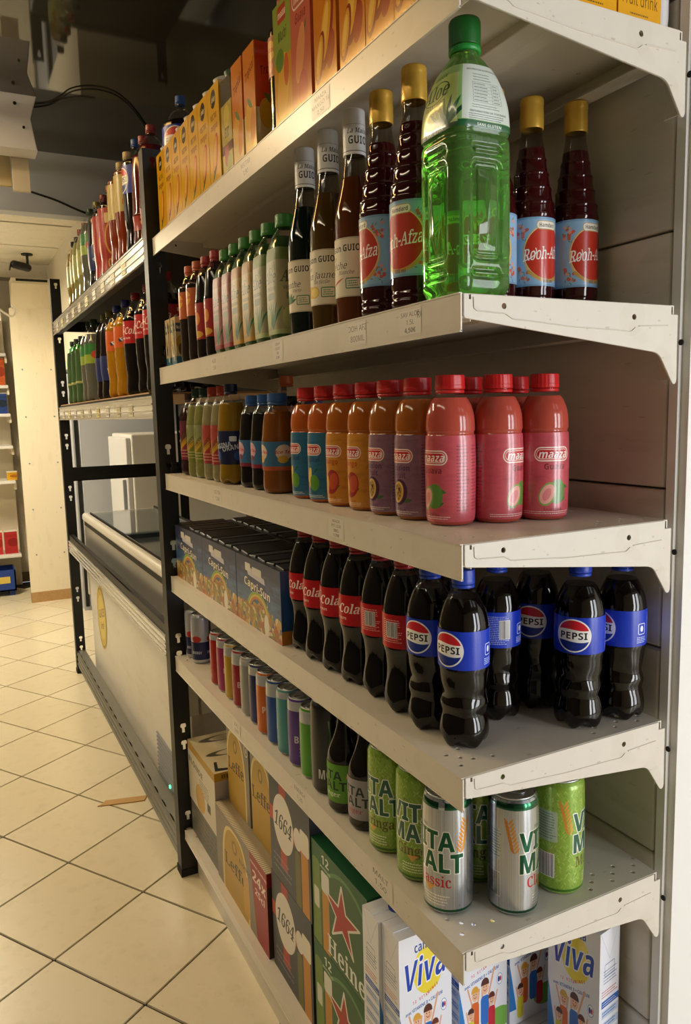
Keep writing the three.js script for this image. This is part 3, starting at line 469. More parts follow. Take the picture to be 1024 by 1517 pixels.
const aloeL = cv(2048, 640, (g, w, h) => {                      // four faces: u .5 = +z face, .25 = -x face
  T.fill(g, '#8db46f', 0, 0, w, h); const q = w / 4;
  const art = (x) => { T.fill(g, '#a9bd6a', x, 0, q, h); T.fill(g, '#7fa35c', x, 0, q, 90); T.text(g, 'Aloe', x + q / 2 - 10, 230, 190, '#23402a', { it: true, f: 'serif', sx: 0.9 }); T.ell(g, x + q / 2 - 10, 235, 180, 96, null, '#23402a', 9, -0.15); T.text(g, 'SAVON', x + q / 2 + 20, 80, 60, '#2e4a2c', { it: true }); T.text(g, 'VERA DRINK', x + q / 2 - 10, 350, 50, '#2e4a2c', { rot: -0.08 }); T.text(g, 'Original', x + q / 2 - 10, 420, 46, '#3c5a34', { it: true }); T.ell(g, x + 130, 540, 120, 120, '#c6cf52'); for (let i = 0; i < 7; i++) T.leaf(g, x + q - 110, 640, 330, 34, -2.35 + i * 0.24, i % 2 ? '#1f6b3c' : '#0f4f30'); T.fill(g, '#2d4f2a', x, h - 46, q, 46); T.text(g, 'SANS GLUTEN', x + q / 2, h - 22, 36, '#e5edd8'); };
  const info = (x) => { T.fill(g, '#cfd8cf', x + 30, 0, q - 30, h - 70); T.fill(g, '#1d5a34', x, h - 64, q, 64); T.text(g, 'INFORMATION NUTRITIONNELLE', x + q / 2 + 12, 60, 25, '#2b3a34'); T.lines(g, x + 130, 110, 230, 3, 30, '#4a5a54', 7); g.strokeStyle = '#6a7a74'; g.lineWidth = 3; g.strokeRect(x + 120, 200, 290, 200); for (let i = 1; i < 6; i++) { g.fillStyle = '#6a7a74'; g.fillRect(x + 120, 200 + i * 33, 290, 2); } g.fillRect(x + 320, 200, 3, 200); T.lines(g, x + 130, 214, 150, 6, 33, '#4a5a54', 8); T.lines(g, x + 335, 214, 60, 6, 33, '#4a5a54', 8); T.lines(g, x + 110, 425, 320, 2, 22, '#4a5a54', 6); T.text(g, 'INFORMATIONS DE STOCKAGE', x + q / 2 + 12, 490, 25, '#2b3a34'); T.lines(g, x + 80, 514, 380, 3, 20, '#4a5a54', 7); T.text(g, 'SANS GLUTEN', x + q / 2 + 20, h - 30, 38, '#dfe8dc'); };
  art(0.125 * w); art(0.625 * w); info(0.375 * w); info(0.875 * w - w); info(0.875 * w);
});
const strip = (w, h, bg, f) => cv(w, h, (g, W, H) => { T.fill(g, bg, 0, 0, W, H); f(g, W, H); });
const teaTex = strip(768, 256, '#3f6f92', (g, w, h) => { T.fill(g, '#b4532c', 0, h - 36, w, 36); for (const x of [192, 384, 576]) { T.ell(g, x, 96, 62, 70, '#e3c7b4'); T.ell(g, x - 8, 156, 40, 34, '#d8a83c'); T.text(g, 'Ice Tea', x, 92, 40, '#c02434', { it: true }); } T.lines(g, 20, 40, 100, 10, 16, '#c3d4de', 4); });
const tea2Tex = strip(768, 256, '#3a6d96', (g, w, h) => { T.fill(g, '#86203a', 0, h - 36, w, 36); for (const x of [192, 384, 576]) { T.ell(g, x, 90, 60, 74, '#d8a9b4'); T.text(g, 'Ice Tea', x, 92, 40, '#b81e3c', { it: true }); T.ell(g, x + 6, 160, 34, 26, '#7d2f4c'); } });
const tonic = (c1, c2) => strip(768, 256, c1, (g, w, h) => { T.fill(g, c2, 0, 120, w, 136); g.save(); g.translate(0, 130); for (let i = -1; i < 9; i++) { T.poly(g, [[i * 96, 26], [i * 96 + 96, -26], [i * 96 + 96, 14], [i * 96, 66]], '#b99226'); T.poly(g, [[i * 96, 34], [i * 96 + 96, -18], [i * 96 + 96, -14], [i * 96, 38]], '#6b5212'); } g.restore(); for (const x of [128, 384, 640]) { T.text(g, 'Schweppes', x, 134, 40, '#5a4410', { it: true, rot: -0.5 }); T.ell(g, x, 56, 34, 40, c2); } T.lines(g, 0, 190, w, 3, 20, '#d8c4a0', 5); });
const TN = [tonic('#8a8f62', '#6f7a2c'), tonic('#a8443c', '#9a2f38'), tonic('#5a2634', '#7d2040')];
const yelTex = strip(768, 256, '#16204a', (g, w, h) => { for (const x of [192, 384, 576]) { T.text(g, 'ORANGINA', x, 120, 52, '#c9cfe0', { rot: -0.15 }); T.ell(g, x, 190, 36, 36, '#2b55a0'); T.rr(g, x - 70, 40, 60, 40, 8, '#d8dcea'); } });
const redTex = strip(768, 256, '#9c1f20', (g, w, h) => { for (const x of [192, 384, 576]) { T.rr(g, x - 60, 16, 70, 46, 6, '#e3d0b4'); T.text(g, 'Oasis', x - 24, 38, 24, '#5a2a1a'); T.ell(g, x + 20, 110, 40, 46, '#d98a2c'); T.ell(g, x - 26, 170, 30, 60, '#e0b48a'); T.ell(g, x + 10, 220, 80, 26, '#d8a63a'); } });
const orTex = strip(768, 256, '#b85a1e', (g, w, h) => { for (const x of [192, 384, 576]) { T.ell(g, x, 90, 66, 66, '#e0a02c'); T.text(g, 'Lipton', x, 84, 44, '#c3291e', {}); T.ell(g, x - 10, 190, 46, 40, '#d9742a'); } });
const carton = (bg, f, lid) => cv(1024, 512, (g, w, h) => { T.fill(g, bg, 0, 0, w, h); f(g, w, h); T.fill(g, lid, 0, 0, w, h * 0.12 - 2); });
// cartons: front is the first w/S of the sheet. For 72 x 72 cartons every face is 256 wide and runs from y = 62 to 512
const faces = (f) => (g) => { for (let k = 0; k < 4; k++) { g.save(); g.beginPath(); g.rect(k * 256, 60, 256, 452); g.clip(); g.translate(k * 256, 60); f(g, k); g.restore(); } };
const mangoCut = (g, x, y, s, c = '#b8481c') => { T.ell(g, x, y, 60 * s, 120 * s, c, null, 0, 0.5); T.ell(g, x - 12 * s, y - 6 * s, 46 * s, 100 * s, '#e39a2c', null, 0, 0.5); T.ell(g, x - 18 * s, y - 8 * s, 26 * s, 74 * s, '#efbc4e', null, 0, 0.5); };
const CT = {
  yellow: carton('#d9a01c', faces((g, k) => { T.fill(g, '#e0ab22', 0, 0, 256, 452); T.ell(g, 128, 60, 58, 40, '#4a3a1c'); T.text(g, 'joker', 128, 60, 34, '#f0dc9c', { it: true }); T.text(g, 'NECTAR', 128, 136, 36, '#7a4a12'); T.text(g, 'mangue', 128, 178, 40, '#8f4a10', { it: true }); mangoCut(g, 140, 300, 0.8); T.leaf(g, 60, 410, 110, 22, -0.6, '#4f6a24'); T.lines(g, 30, 420, 190, 2, 12, '#7a5a1c', 4); }), '#dca62a'),
  mango: carton('#cf7a1c', faces((g, k) => { T.fill(g, k % 2 ? '#d08322' : '#cf7a1c', 0, 0, 256, 452); T.rr(g, 30, 30, 196, 66, 33, null, '#a4341c', 7); T.text(g, 'maaza', 128, 62, 52, '#a4341c', { it: true }); T.text(g, 'Mango', 128, 130, 48, '#8a2f14', { it: true }); mangoCut(g, 150, 260, 1.05, '#8f2c12'); T.leaf(g, 150, 360, 90, 26, -0.4, '#566a24'); mangoCut(g, 70, 330, 0.7, '#8a2410'); T.ell(g, 190, 330, 40, 60, '#a8341a', null, 0, 0.6); T.text(g, 'Fruit drink', 128, 424, 30, '#7a3a14'); }), '#d48a2a'),
  pink: carton('#c4644e', faces((g, k) => { T.fill(g, '#c2634c', 0, 0, 256, 452); T.rr(g, 30, 30, 196, 66, 33, null, '#e8cfc0', 7); T.text(g, 'maaza', 128, 62, 52, '#e8cfc0', { it: true }); T.text(g, 'Guava', 128, 130, 46, '#8a2f2c', { it: true }); T.leaf(g, 70, 330, 220, 40, -0.9, '#4f6a2c'); T.ell(g, 120, 250, 50, 100, '#d98a5c', null, 0, 0.5); T.ell(g, 150, 370, 60, 60, '#c04a52'); }), '#c87058'),
  green: carton('#8f9a3c', faces((g, k) => { T.fill(g, '#8d9a40', 0, 0, 256, 200); T.fill(g, '#c98a22', 0, 200, 256, 252); T.rr(g, 70, 16, 120, 60, 14, '#b0482c'); T.text(g, 'maaza', 130, 46, 36, '#f0dcc0', { it: true }); T.text(g, 'Multi', 128, 120, 50, '#3f5220', { it: true }); T.ell(g, 128, 300, 80, 120, '#d9a02c', null, 0, 0.4); T.ell(g, 90, 200, 60, 40, '#5f7f2c'); T.ell(g, 180, 250, 36, 56, '#c05a24'); }), '#4f8a34'),
  orange: carton('#cf6a1c', faces((g, k) => { T.fill(g, k % 2 ? '#c2401f' : '#d07a22', 0, 0, 256, 452); T.fill(g, '#d8b878', 0, 260, 256, 192); T.text(g, 'Tropical', 128, 100, 50, '#7a2a14', { it: true, rot: -0.2 }); T.ell(g, 90, 280, 70, 60, '#d9a02c'); T.ell(g, 180, 320, 50, 80, '#c8742a', null, 0, 0.4); T.leaf(g, 60, 200, 130, 30, 0.4, '#5a7a2c'); }), '#d4502a'),
  dark: carton('#2c2a1e', faces((g, k) => { T.fill(g, '#3a341f', 0, 0, 256, 110); T.fill(g, '#b8a24a', 0, 110, 256, 342); T.ell(g, 128, 170, 70, 50, '#d6bc5a'); T.text(g, 'BIO', 128, 240, 60, '#5a4a1c'); T.fill(g, '#5a2420', 0, 290, 256, 40); T.ell(g, 110, 340, 56, 50, '#a8402a'); T.ell(g, 170, 390, 60, 50, '#8a9a34'); }), '#22201a'),
  fruit: carton('#d99a1c', faces((g, k) => { T.fill(g, '#e0a21e', 0, 0, 256, 452); T.rr(g, 30, 30, 196, 66, 33, null, '#a4341c', 7); T.text(g, 'maaza', 128, 62, 52, '#a4341c', { it: true }); T.text(g, 'Mango', 128, 130, 48, '#8a4a14', { it: true }); mangoCut(g, 140, 240, 0.8); T.text(g, 'Fruit drink', 128, 376, 46, '#6b4a16', { b: false }); T.lines(g, 70, 412, 120, 2, 14, '#7a5a2c', 4); }), '#e2aa3a'),
};
const milkTex = cv(1408, 820, (g, w, h) => {                    // 94 x 50 carton: faces 459, 245, 459, 245 wide
  T.fill(g, '#e8e9f0', 0, 0, w, h); const t = h * 0.12;
  const wide = (x) => {
    g.save(); g.beginPath(); g.rect(x, t, 459, h); g.clip(); g.translate(x, t);
    T.ell(g, 250, 190, 130, 124, '#ecd63c'); T.text(g, 'candia', 236, 62, 66, '#2b4a9c', { rot: -0.06 });
    T.text(g, 'Viva', 214, 190, 190, '#2346ae', { it: true, rot: -0.1, st: '#f3f4f8', sw: 14 });
    for (let i = 0; i < 12; i++) T.text(g, '12 VITAMINES'[i], 120 + i * 19, 330 - Math.sin((i - 3) / 9 * 1.3) * 20 + (i > 6 ? -(i - 6) * 5 : 0), 22, '#cc2e3e', { rot: -0.15 - (i - 4) * 0.05 });
    T.text(g, 'avec VITAMINE D + CALCIUM', 214, 364, 24, '#2b4a9c', { rot: -0.14 });
    g.fillStyle = '#2f7cc4'; g.beginPath(); g.moveTo(0, 380); g.quadraticCurveTo(30, 480, 70, 640); g.lineTo(0, 640); g.fill(); g.fillStyle = '#78b04a'; g.beginPath(); g.ellipse(380, 620, 130, 60, 0, 0, 7); g.fill();
    const kid = (px, py, s, sh, hair, arm) => { g.strokeStyle = '#e0a988'; g.lineWidth = 15 * s; g.lineCap = 'round'; g.beginPath(); g.moveTo(px - 26 * s, py + 62 * s); g.lineTo(px - 66 * s * arm[0], py - 30 * s * arm[1]); g.moveTo(px + 26 * s, py + 62 * s); g.lineTo(px + 70 * s * arm[2], py - 44 * s * arm[3]); g.stroke(); T.rr(g, px - 40 * s, py + 44 * s, 80 * s, 150 * s, 26 * s, sh); T.ell(g, px, py, 34 * s, 40 * s, '#e8b896'); g.fillStyle = hair; g.beginPath(); g.ellipse(px, py - 14 * s, 37 * s, 32 * s, 0, Math.PI * 0.95, Math.PI * 2.05); g.fill(); T.ell(g, px - 11 * s, py, 3.4 * s, 4 * s, '#3a2a22'); T.ell(g, px + 11 * s, py, 3.4 * s, 4 * s, '#3a2a22'); g.strokeStyle = '#a0453a'; g.lineWidth = 4 * s; g.beginPath(); g.arc(px, py + 8 * s, 13 * s, 0.3, 2.8); g.stroke(); };
    kid(150, 440, 0.95, '#d8662a', '#d9a23c', [1.1, 1.4, 0.6, 0.4]); kid(246, 420, 1.05, '#2f6cc0', '#5a2f24', [0.4, 0.1, 1.2, 1.8]); kid(110, 540, 0.8, '#d8cc3a', '#4a2a24', [0.8, 0.9, 0.5, 0.3]); kid(310, 500, 0.85, '#c02c38', '#6a3326', [0.3, 0, 0.9, 0.9]);
    T.ell(g, 388, 410, 26, 30, '#f4f4f8', '#8aa0d0', 4); T.ell(g, 380, 410, 10, 16, '#2b4a9c'); T.ell(g, 398, 410, 8, 14, '#c8323e'); g.restore();
  };
  const narrow = (x) => { g.save(); g.translate(x, t); g.strokeStyle = '#b9bcc8'; g.lineWidth = 3; g.beginPath(); g.moveTo(8, 0); g.lineTo(122, 150); g.lineTo(237, 0); g.stroke(); T.rr(g, 64, 170, 120, 60, 6, null, '#7e8aa8', 4); T.lines(g, 50, 200, 180, 5, 15, '#6f7da0', 5); T.lines(g, 30, 300, 210, 3, 13, '#c05a58', 5); T.fill(g, '#3a62b4', 30, 350, 214, 34); T.lines(g, 40, 360, 190, 2, 12, '#e8ecf8', 4); for (let i = 0; i < 3; i++) { T.fill(g, '#bccbe6', 34, 400 + i * 60, 206, 40); T.lines(g, 40, 408 + i * 60, 190, 2, 14, '#3a5aa0', 5); } T.lines(g, 30, 580, 210, 2, 12, '#3a5aa0', 4); g.restore(); };
  wide(0); narrow(459); wide(704); narrow(1163); T.fill(g, '#dfe0e6', 0, 0, w, t - 2);
});
const leffeFace = (g, x, y, w, h, s) => { g.fillStyle = '#8d8273'; g.fillRect(x, y, w, h); g.save(); g.beginPath(); g.rect(x, y, w, h); g.clip(); const cx = x + w * 0.4; g.fillStyle = '#e3cd86'; g.beginPath(); g.moveTo(cx - 118 * s, y + h); g.bezierCurveTo(cx - 130 * s, y + 40 * s, cx - 70 * s, y + 20 * s, cx, y + 20 * s); g.bezierCurveTo(cx + 70 * s, y + 20 * s, cx + 130 * s, y + 40 * s, cx + 118 * s, y + h); g.fill(); g.fillStyle = '#bd9636'; g.beginPath(); g.moveTo(cx - 104 * s, y + h); g.bezierCurveTo(cx - 114 * s, y + 52 * s, cx - 62 * s, y + 34 * s, cx, y + 34 * s); g.bezierCurveTo(cx + 62 * s, y + 34 * s, cx + 114 * s, y + 52 * s, cx + 104 * s, y + h); g.fill(); T.ell(g, cx, y + 92 * s, 22 * s, 30 * s, '#8a6a24'); T.ell(g, cx, y + 92 * s, 12 * s, 20 * s, '#c9a24a'); T.text(g, 'Leffe', cx, y + 190 * s, 74 * s, '#2c2216', { f: 'serif', rot: -0.05 }); g.restore(); };
const leffe24 = cv(1536, 420, (g, w, h) => {                    // front .36, side .24
  const t = h * 0.12, F = w * 0.3; T.fill(g, '#8d8273', 0, 0, w, h);
  for (const x of [0, w / 2]) { leffeFace(g, x, t, F, h - t, 1.05); g.fillStyle = '#9d2027'; g.beginPath(); g.moveTo(x + F * 0.7, t); g.lineTo(x + F + 1, t); g.lineTo(x + F + 1, h); g.lineTo(x + F * 0.8, h); g.closePath(); g.fill(); T.text(g, '24x', x + F * 0.86, t + 90, 66, '#efe2d4', { rot: 0.05 }); T.text(g, '25cl', x + F * 0.87, t + 150, 42, '#efe2d4', { rot: 0.05 }); T.text(g, 'FORMAT FAMILIAL', x + F * 0.86, t + 36, 15, '#efe2d4'); T.rr(g, x + F * 0.56, t + 150, 50, 190, 12, '#d2a24a'); T.text(g, 'BLONDE', x + F * 0.6, t + 120, 26, '#5a4a3a'); T.fill(g, '#8f1c24', x + F, t, w / 2 - F, 60); T.fill(g, '#3f2a26', x + F, t + 60, w / 2 - F, h); T.text(g, 'POUR', x + F + 120, t + 32, 30, '#efe2d4'); }
  T.fill(g, '#8f8168', 0, 0, w, t - 1); for (let i = 0; i < 48; i++) { T.fill(g, '#d6ccb4', i * 32, t - 5, 18, 4); T.fill(g, '#d6ccb4', i * 32, t * 0.4, 14, 3); }
});
const leffePack = cv(1120, 512, (g, w, h) => { const F = w * 0.27, t = h * 0.12; T.fill(g, '#8a7f72', 0, 0, w, h); for (const x of [0, w / 2]) { leffeFace(g, x, t, F, h - t, 1.15); T.ell(g, x + F - 30, t + 60, 24, 28, null, '#d8d2c6', 6); T.text(g, '6', x + F - 30, t + 60, 32, '#d8d2c6'); } });
const box1664 = cv(1536, 480, (g, w, h) => {
  const F = w * 0.24, t = h * 0.12; T.fill(g, '#23262f', 0, 0, w, h);
  for (const x of [0, w / 2]) { g.save(); g.beginPath(); g.rect(x, t, F, h); g.clip(); T.fill(g, '#3c3f47', x, t, F, h); g.save(); g.translate(x + 130, t + 160); for (let i = 0; i < 4; i++) { g.rotate(Math.PI / 2); T.poly(g, [[-26, 60], [26, 60], [34, 190], [-34, 190]], i % 2 ? '#b1382f' : '#c2463a'); } g.restore(); T.ell(g, x + 130, t + 160, 96, 118, '#e6e0d4'); T.text(g, '1664', x + 130, t + 160, 92, '#22242c', { it: true, f: 'serif', sx: 0.8 }); T.rr(g, x + 290, t + 170, 60, 270, 20, '#c9882c'); T.rr(g, x + 284, t + 90, 74, 90, 14, '#e8dfce'); T.ell(g, x + 262, t + 150, 34, 44, '#e6e0d4'); T.rr(g, x + 236, t + 200, 44, 260, 18, '#6a6a2c'); T.lines(g, x + 30, t + 320, 180, 3, 26, '#8a8d96', 6); g.restore(); }
  for (let i = 0; i < 40; i++) T.fill(g, '#b9bcc6', i * 40, t - 8, 20, 4);
});
const boxHein = cv(1536, 512, (g, w, h) => {
  const F = w * 0.26, t = h * 0.12; T.fill(g, '#12502c', 0, 0, w, h);
  for (const x of [0, w / 2]) { g.save(); g.beginPath(); g.rect(x, t, F, h); g.clip(); T.fill(g, '#1c5a2c', x, t, F, h); T.ell(g, x + 250, t + 330, 210, 290, '#3a5f38', '#5a8a52', 16); T.rr(g, x + 6, t + 70, 60, 400, 22, '#6d8a3a'); T.rr(g, x + 16, t + 200, 40, 90, 8, '#d6d8c8'); T.rr(g, x + 80, t + 130, 52, 330, 12, '#c98f34'); T.rr(g, x + 76, t + 96, 60, 90, 12, '#e3e2d8'); T.text(g, '12', x + 108, t + 46, 54, '#dfe4d8'); T.text(g, 'BOUTEILLES', x + 108, t + 82, 14, '#dfe4d8'); const s = []; for (let i = 0; i < 10; i++) { const a = -Math.PI / 2 + i * Math.PI / 5, r = i % 2 ? 50 : 140; s.push([x + 226 + r * Math.cos(a) * 0.9, t + 212 + r * Math.sin(a)]); } T.poly(g, s, '#b0302c', '#e3e0d6', 9); T.text(g, 'Heineken', x + 112, t + 392, 112, '#e8e9e0', { f: 'serif', al: 'left', sx: 0.8 }); g.restore(); }
});
const boxWhite = cv(1280, 400, (g, w, h) => { const t = h * 0.12, F = w * 0.27; T.fill(g, '#d8cfbc', 0, 0, w, h); T.fill(g, '#b98f2c', 0, t, w, 46); for (const x of [0, w / 2]) { T.text(g, 'BLONDE', x + 100, t + 110, 48, '#5a5648', { rot: 0.1 }); T.lines(g, x + 150, t + 150, 130, 6, 14, '#8a8470', 6); T.ell(g, x + 150, t + 270, 60, 80, '#cfa65a'); T.rr(g, x + 240, t + 230, 40, 50, 4, '#4a4640'); T.fill(g, '#b0a6a4', x + F, t + 46, w / 2 - F, h); T.text(g, 'BEER', x + F + 60, t + 24, 30, '#5a441a'); } T.fill(g, '#cdbf9c', 0, 0, w, t - 1); T.ell(g, 200, 22, 100, 16, null, '#4a4438', 6); T.ell(g, 700, 26, 90, 14, null, '#4a4438', 6); });
const boxGrey = strip(256, 128, '#6a6862', (g, w, h) => { T.lines(g, 10, 30, 230, 5, 16, '#55534e', 5); });
const capri = cv(1536, 420, (g, w, h) => {
  const F = w * 0.3125, t = h * 0.12; T.fill(g, '#1d3f7a', 0, 0, w, h);
  for (const x of [0, w / 2]) {
    g.save(); g.beginPath(); g.rect(x, t, F, h); g.clip();
    T.fill(g, '#343a58', x, t, F, 120); T.fill(g, '#344a76', x, t + 90, F, 90); T.fill(g, '#3c628e', x, t + 170, F, 210); for (let i = 0; i < 160; i++) T.ell(g, x + rnd() * F, t + 60 + rnd() * 200, 10 + rnd() * 30, 5 + rnd() * 10, ['rgba(52,58,88,.5)', 'rgba(60,98,142,.4)', 'rgba(120,140,180,.18)'][i % 3]);
    for (let i = 0; i < 260; i++) { const px = x + rnd() * F, py = t + 262 + rnd() * 120 - 30 * Math.sin((px - x) / F * 3.1) * rnd(); T.ell(g, px, py, 8 + rnd() * 15, 9 + rnd() * 15, ['#b8903e', '#a67830', '#c9ab6c', '#b0603c', '#8f8a3c', '#d6c8a4', '#7a6a3a', '#c49a4c'][Math.floor(rnd() * 8)], null, 0, rnd() * 3); }
    T.poly(g, [[x + 120, t + 40], [x + 320, t + 80], [x + 350, t + 220], [x + 170, t + 170]], '#c9c4d2'); T.poly(g, [[x + 128, t + 92], [x + 330, t + 110], [x + 345, t + 214], [x + 168, t + 166]], '#2a3462');
    T.rr(g, x + 110, t + 30, 60, 44, 6, '#ded9d0'); T.rr(g, x + 190, t + 40, 100, 40, 6, '#d8d3ca'); T.text(g, 'Capri-Sun', x + 236, t + 146, 62, '#efe9d8', { st: '#2f2a48', sw: 10, rot: 0.12 });
    g.lineWidth = 13; ['#8fae4a', '#d8bd4a', '#c9743a'].forEach((c, i) => { g.strokeStyle = c; g.beginPath(); g.arc(x + 240, t + 290, 118 - i * 14, 3.5, 5.9); g.stroke(); });
    T.ell(g, x + 330, t + 320, 24, 60, '#e6e0d4'); g.restore();
    T.fill(g, '#28518c', x + F, t, w / 2 - F, h); T.rr(g, x + F + 90, t + 60, 110, 200, 6, '#cfcfd6'); T.fill(g, '#b9752a', x + F, t + 300, w / 2 - F, 80);
  }
  T.fill(g, '#191b22', 0, 0, w, t - 1); for (let i = 0; i < 12; i++) T.rr(g, 40 + i * 128, 12, 80, 14, 6, '#0b0c10');
});
// cans
const vita = (bg, sub, c3, green) => cv(1024, 600, (g, w, h) => {
  T.fill(g, bg, 0, 0, w, h);
  if (green) for (let i = 0; i < 1500; i++) { const x = rnd() * w, y = rnd() * h; T.leaf(g, x, y, 26, 5, (i % 2 ? 0.8 : 2.3), i % 3 ? 'rgba(190,215,110,.55)' : 'rgba(60,110,20,.35)'); }
  else for (let i = 0; i < 90; i++) { g.fillStyle = i % 2 ? 'rgba(255,255,255,.14)' : 'rgba(70,75,85,.12)'; g.fillRect(rnd() * w, 0, 2 + rnd() * 8, h); }
  T.fill(g, green ? '#3a6b1c' : '#1d5a3c', 0, h - 26, w, 14); if (!green) { T.fill(g, '#1d5a3c', 0, 0, w, 34); T.fill(g, '#c9ccd2', 100, 0, 60, 34); T.fill(g, '#c9ccd2', 560, 0, 40, 34); }
  const x = 512; T.text(g, 'BRAU', x - 60, 132, 22, '#3a4a44', { b: false });
  T.text(g, 'VITA', x - 24, 205, 140, '#12563c', { st: '#eef0ee', sw: 14, sx: 1.12 }); T.text(g, 'VITA', x - 24, 205, 140, '#12563c', { st: '#12563c', sw: 4, sx: 1.12 }); T.text(g, 'MALT', x, 322, 140, '#12563c', { st: '#eef0ee', sw: 14, sx: 1.12 }); T.text(g, 'MALT', x, 322, 140, '#12563c', { st: '#12563c', sw: 4, sx: 1.12 });
  for (let i = 0; i < 9; i++) { for (const [w0, dir] of [[x + 190, 1], [x - 226, -1]]) { T.leaf(g, w0 + i * 5 * dir, 262 - i * 19, 46, 13, -0.85, '#d9963a'); T.leaf(g, w0 + i * 5 * dir, 262 - i * 19, 46, 13, -2.3, '#c9802a'); } }
  T.text(g, sub, x - 10, 424, 80, c3, { f: 'serif' }); T.poly(g, [[x - 60, 452], [x + 20, 452], [x - 20, 490]], '#d9a24a');
  T.lines(g, x - 100, 500, 230, 4, 16, green ? '#e8efd2' : '#f6f6f6', 6);
  for (let i = 0; i < 12; i++) { T.leaf(g, 770 + (i % 3 - 1) * 10, 570 - i * 14, 30, 7, -1.1 + (i % 2) * 1.0 - 0.5, '#d9c394'); }
  T.rr(g, 60, 140, 150, 170, 8, green ? '#a9b8a0' : '#b4bcc4'); T.lines(g, 70, 154, 130, 10, 15, '#5a6468', 4); T.bar(g, 80, 380, 110, 130);
});
const VT = [vita('#b9bdc4', 'Classic', '#c0232c', false), vita('#7ca02e', 'Ginger', '#6a4a14', true), vita('#86a83a', 'Moringa', '#5a4a14', true)];
const vitaB = (bg, c2) => strip(768, 300, bg, (g, w, h) => { for (const x of [384]) { T.text(g, 'VITA', x - 10, 90, 96, '#16301f'); T.text(g, 'MALT', x, 170, 96, '#16301f'); T.leaf(g, x + 120, 110, 100, 16, -1.2, '#d99a3c'); T.text(g, 'Ginger', x, 236, 48, c2, { f: 'serif' }); } T.lines(g, 40, 60, 140, 12, 16, '#e8ecd8', 4); T.lines(g, 600, 60, 140, 12, 16, '#e8ecd8', 4); });
const VB = [vitaB('#5f9a24', '#e2e6c8'), vitaB('#a29aa0', '#b4483c')];
const energy = (c, top, txt) => cv(384, 256, (g, w, h) => { T.fill(g, '#b9bcc0', 0, 0, w, h); T.fill(g, c, 0, top, w, h - top); for (const x of [96, 288]) { T.text(g, txt, x, 150, 40, 'rgba(235,235,235,.75)', {}); T.lines(g, x - 40, 184, 80, 3, 14, 'rgba(235,235,235,.55)', 4); T.ell(g, x, top + 24, 18, 12, 'rgba(235,235,235,.5)'); } });
const EC = ['#a81c1c', '#9c2a5c', '#b8962a', '#96182c', '#9a9a98', '#16205c', '#c8641c', '#164a96', '#4a9296', '#52308a', '#4f9a24'];
const bull = cv(512, 256, (g, w, h) => { T.fill(g, '#b9bcc6', 0, 0, w, h); for (let i = 0; i < 4; i++) { T.fill(g, '#141d52', i * 128, 140, 128, 100); T.poly(g, [[i * 128 + 56, 0], [i * 128 + 84, 0], [i * 128 + 96, 140], [i * 128 + 44, 140]], i % 2 ? '#1a2460' : '#aeb2be'); T.ell(g, i * 128 + 64, 124, 40, 18, '#b8312c'); T.text(g, 'ENERGY', i * 128 + 64, 200, 22, '#c9cce0'); } });
const monster = cv(512, 256, (g, w, h) => { T.fill(g, '#0c0d0e', 0, 0, w, h); for (const x of [128, 384]) { for (let k = 0; k < 3; k++) { g.strokeStyle = '#5a7a4a'; g.lineWidth = 8; g.beginPath(); g.moveTo(x - 40 + k * 34, 40); g.lineTo(x - 34 + k * 30, 90); g.lineTo(x - 44 + k * 34, 140); g.stroke(); } T.text(g, 'MONSTER', x, 200, 40, '#d8dad6'); T.lines(g, x - 50, 226, 100, 1, 10, '#8a8d8a', 5); } });
const bigTex = {
  seven: strip(512, 256, '#2f7a34', (g, w) => { T.fill(g, '#8fa83a', 0, 140, w, 116); for (const x of [128, 384]) { T.ell(g, x, 140, 60, 60, '#c4452c'); T.text(g, '7', x, 140, 80, '#f0ead8'); } }),
  fanta: strip(512, 256, '#cf5f1c', (g, w) => { for (const x of [128, 384]) { T.poly(g, [[x - 90, 150], [x + 80, 70], [x + 90, 110], [x - 80, 190]], '#28336c'); T.text(g, 'Fanta', x, 130, 60, '#f0ead8', { rot: -0.4 }); T.ell(g, x + 60, 200, 40, 40, '#e08a2c'); } }),
  blue: strip(512, 256, '#26326e', (g, w) => { for (const x of [128, 384]) { T.text(g, 'oasis', x, 120, 60, '#c8b4d0', { rot: -0.3 }); T.ell(g, x, 200, 50, 34, '#b8603c'); T.ell(g, x + 40, 60, 30, 20, '#a04a7c'); } }),
  red: strip(512, 256, '#a32a1e', (g, w) => { for (const x of [128, 384]) { T.rr(g, x - 60, 20, 60, 40, 6, '#e0c890'); T.ell(g, x - 20, 120, 40, 60, null, '#d8a24a', 10); T.text(g, 'Oasis', x + 10, 210, 50, '#e0b04a', { rot: -0.2 }); } }),
  juice: strip(512, 256, '#b9a860', (g, w) => { for (const x of [128, 384]) { T.ell(g, x, 190, 60, 60, '#c8641c'); T.leaf(g, x - 60, 110, 110, 26, -0.3, '#6a7a34'); T.text(g, 'Jus', x, 60, 60, '#a8501c', { it: true }); } }),
  pale: strip(512, 256, '#a8ac6c', (g, w) => { for (const x of [128, 384]) { T.text(g, 'Citron', x, 120, 50, '#6f7a24', { rot: -0.3 }); T.ell(g, x, 200, 30, 30, '#c9b43c'); } }),
};
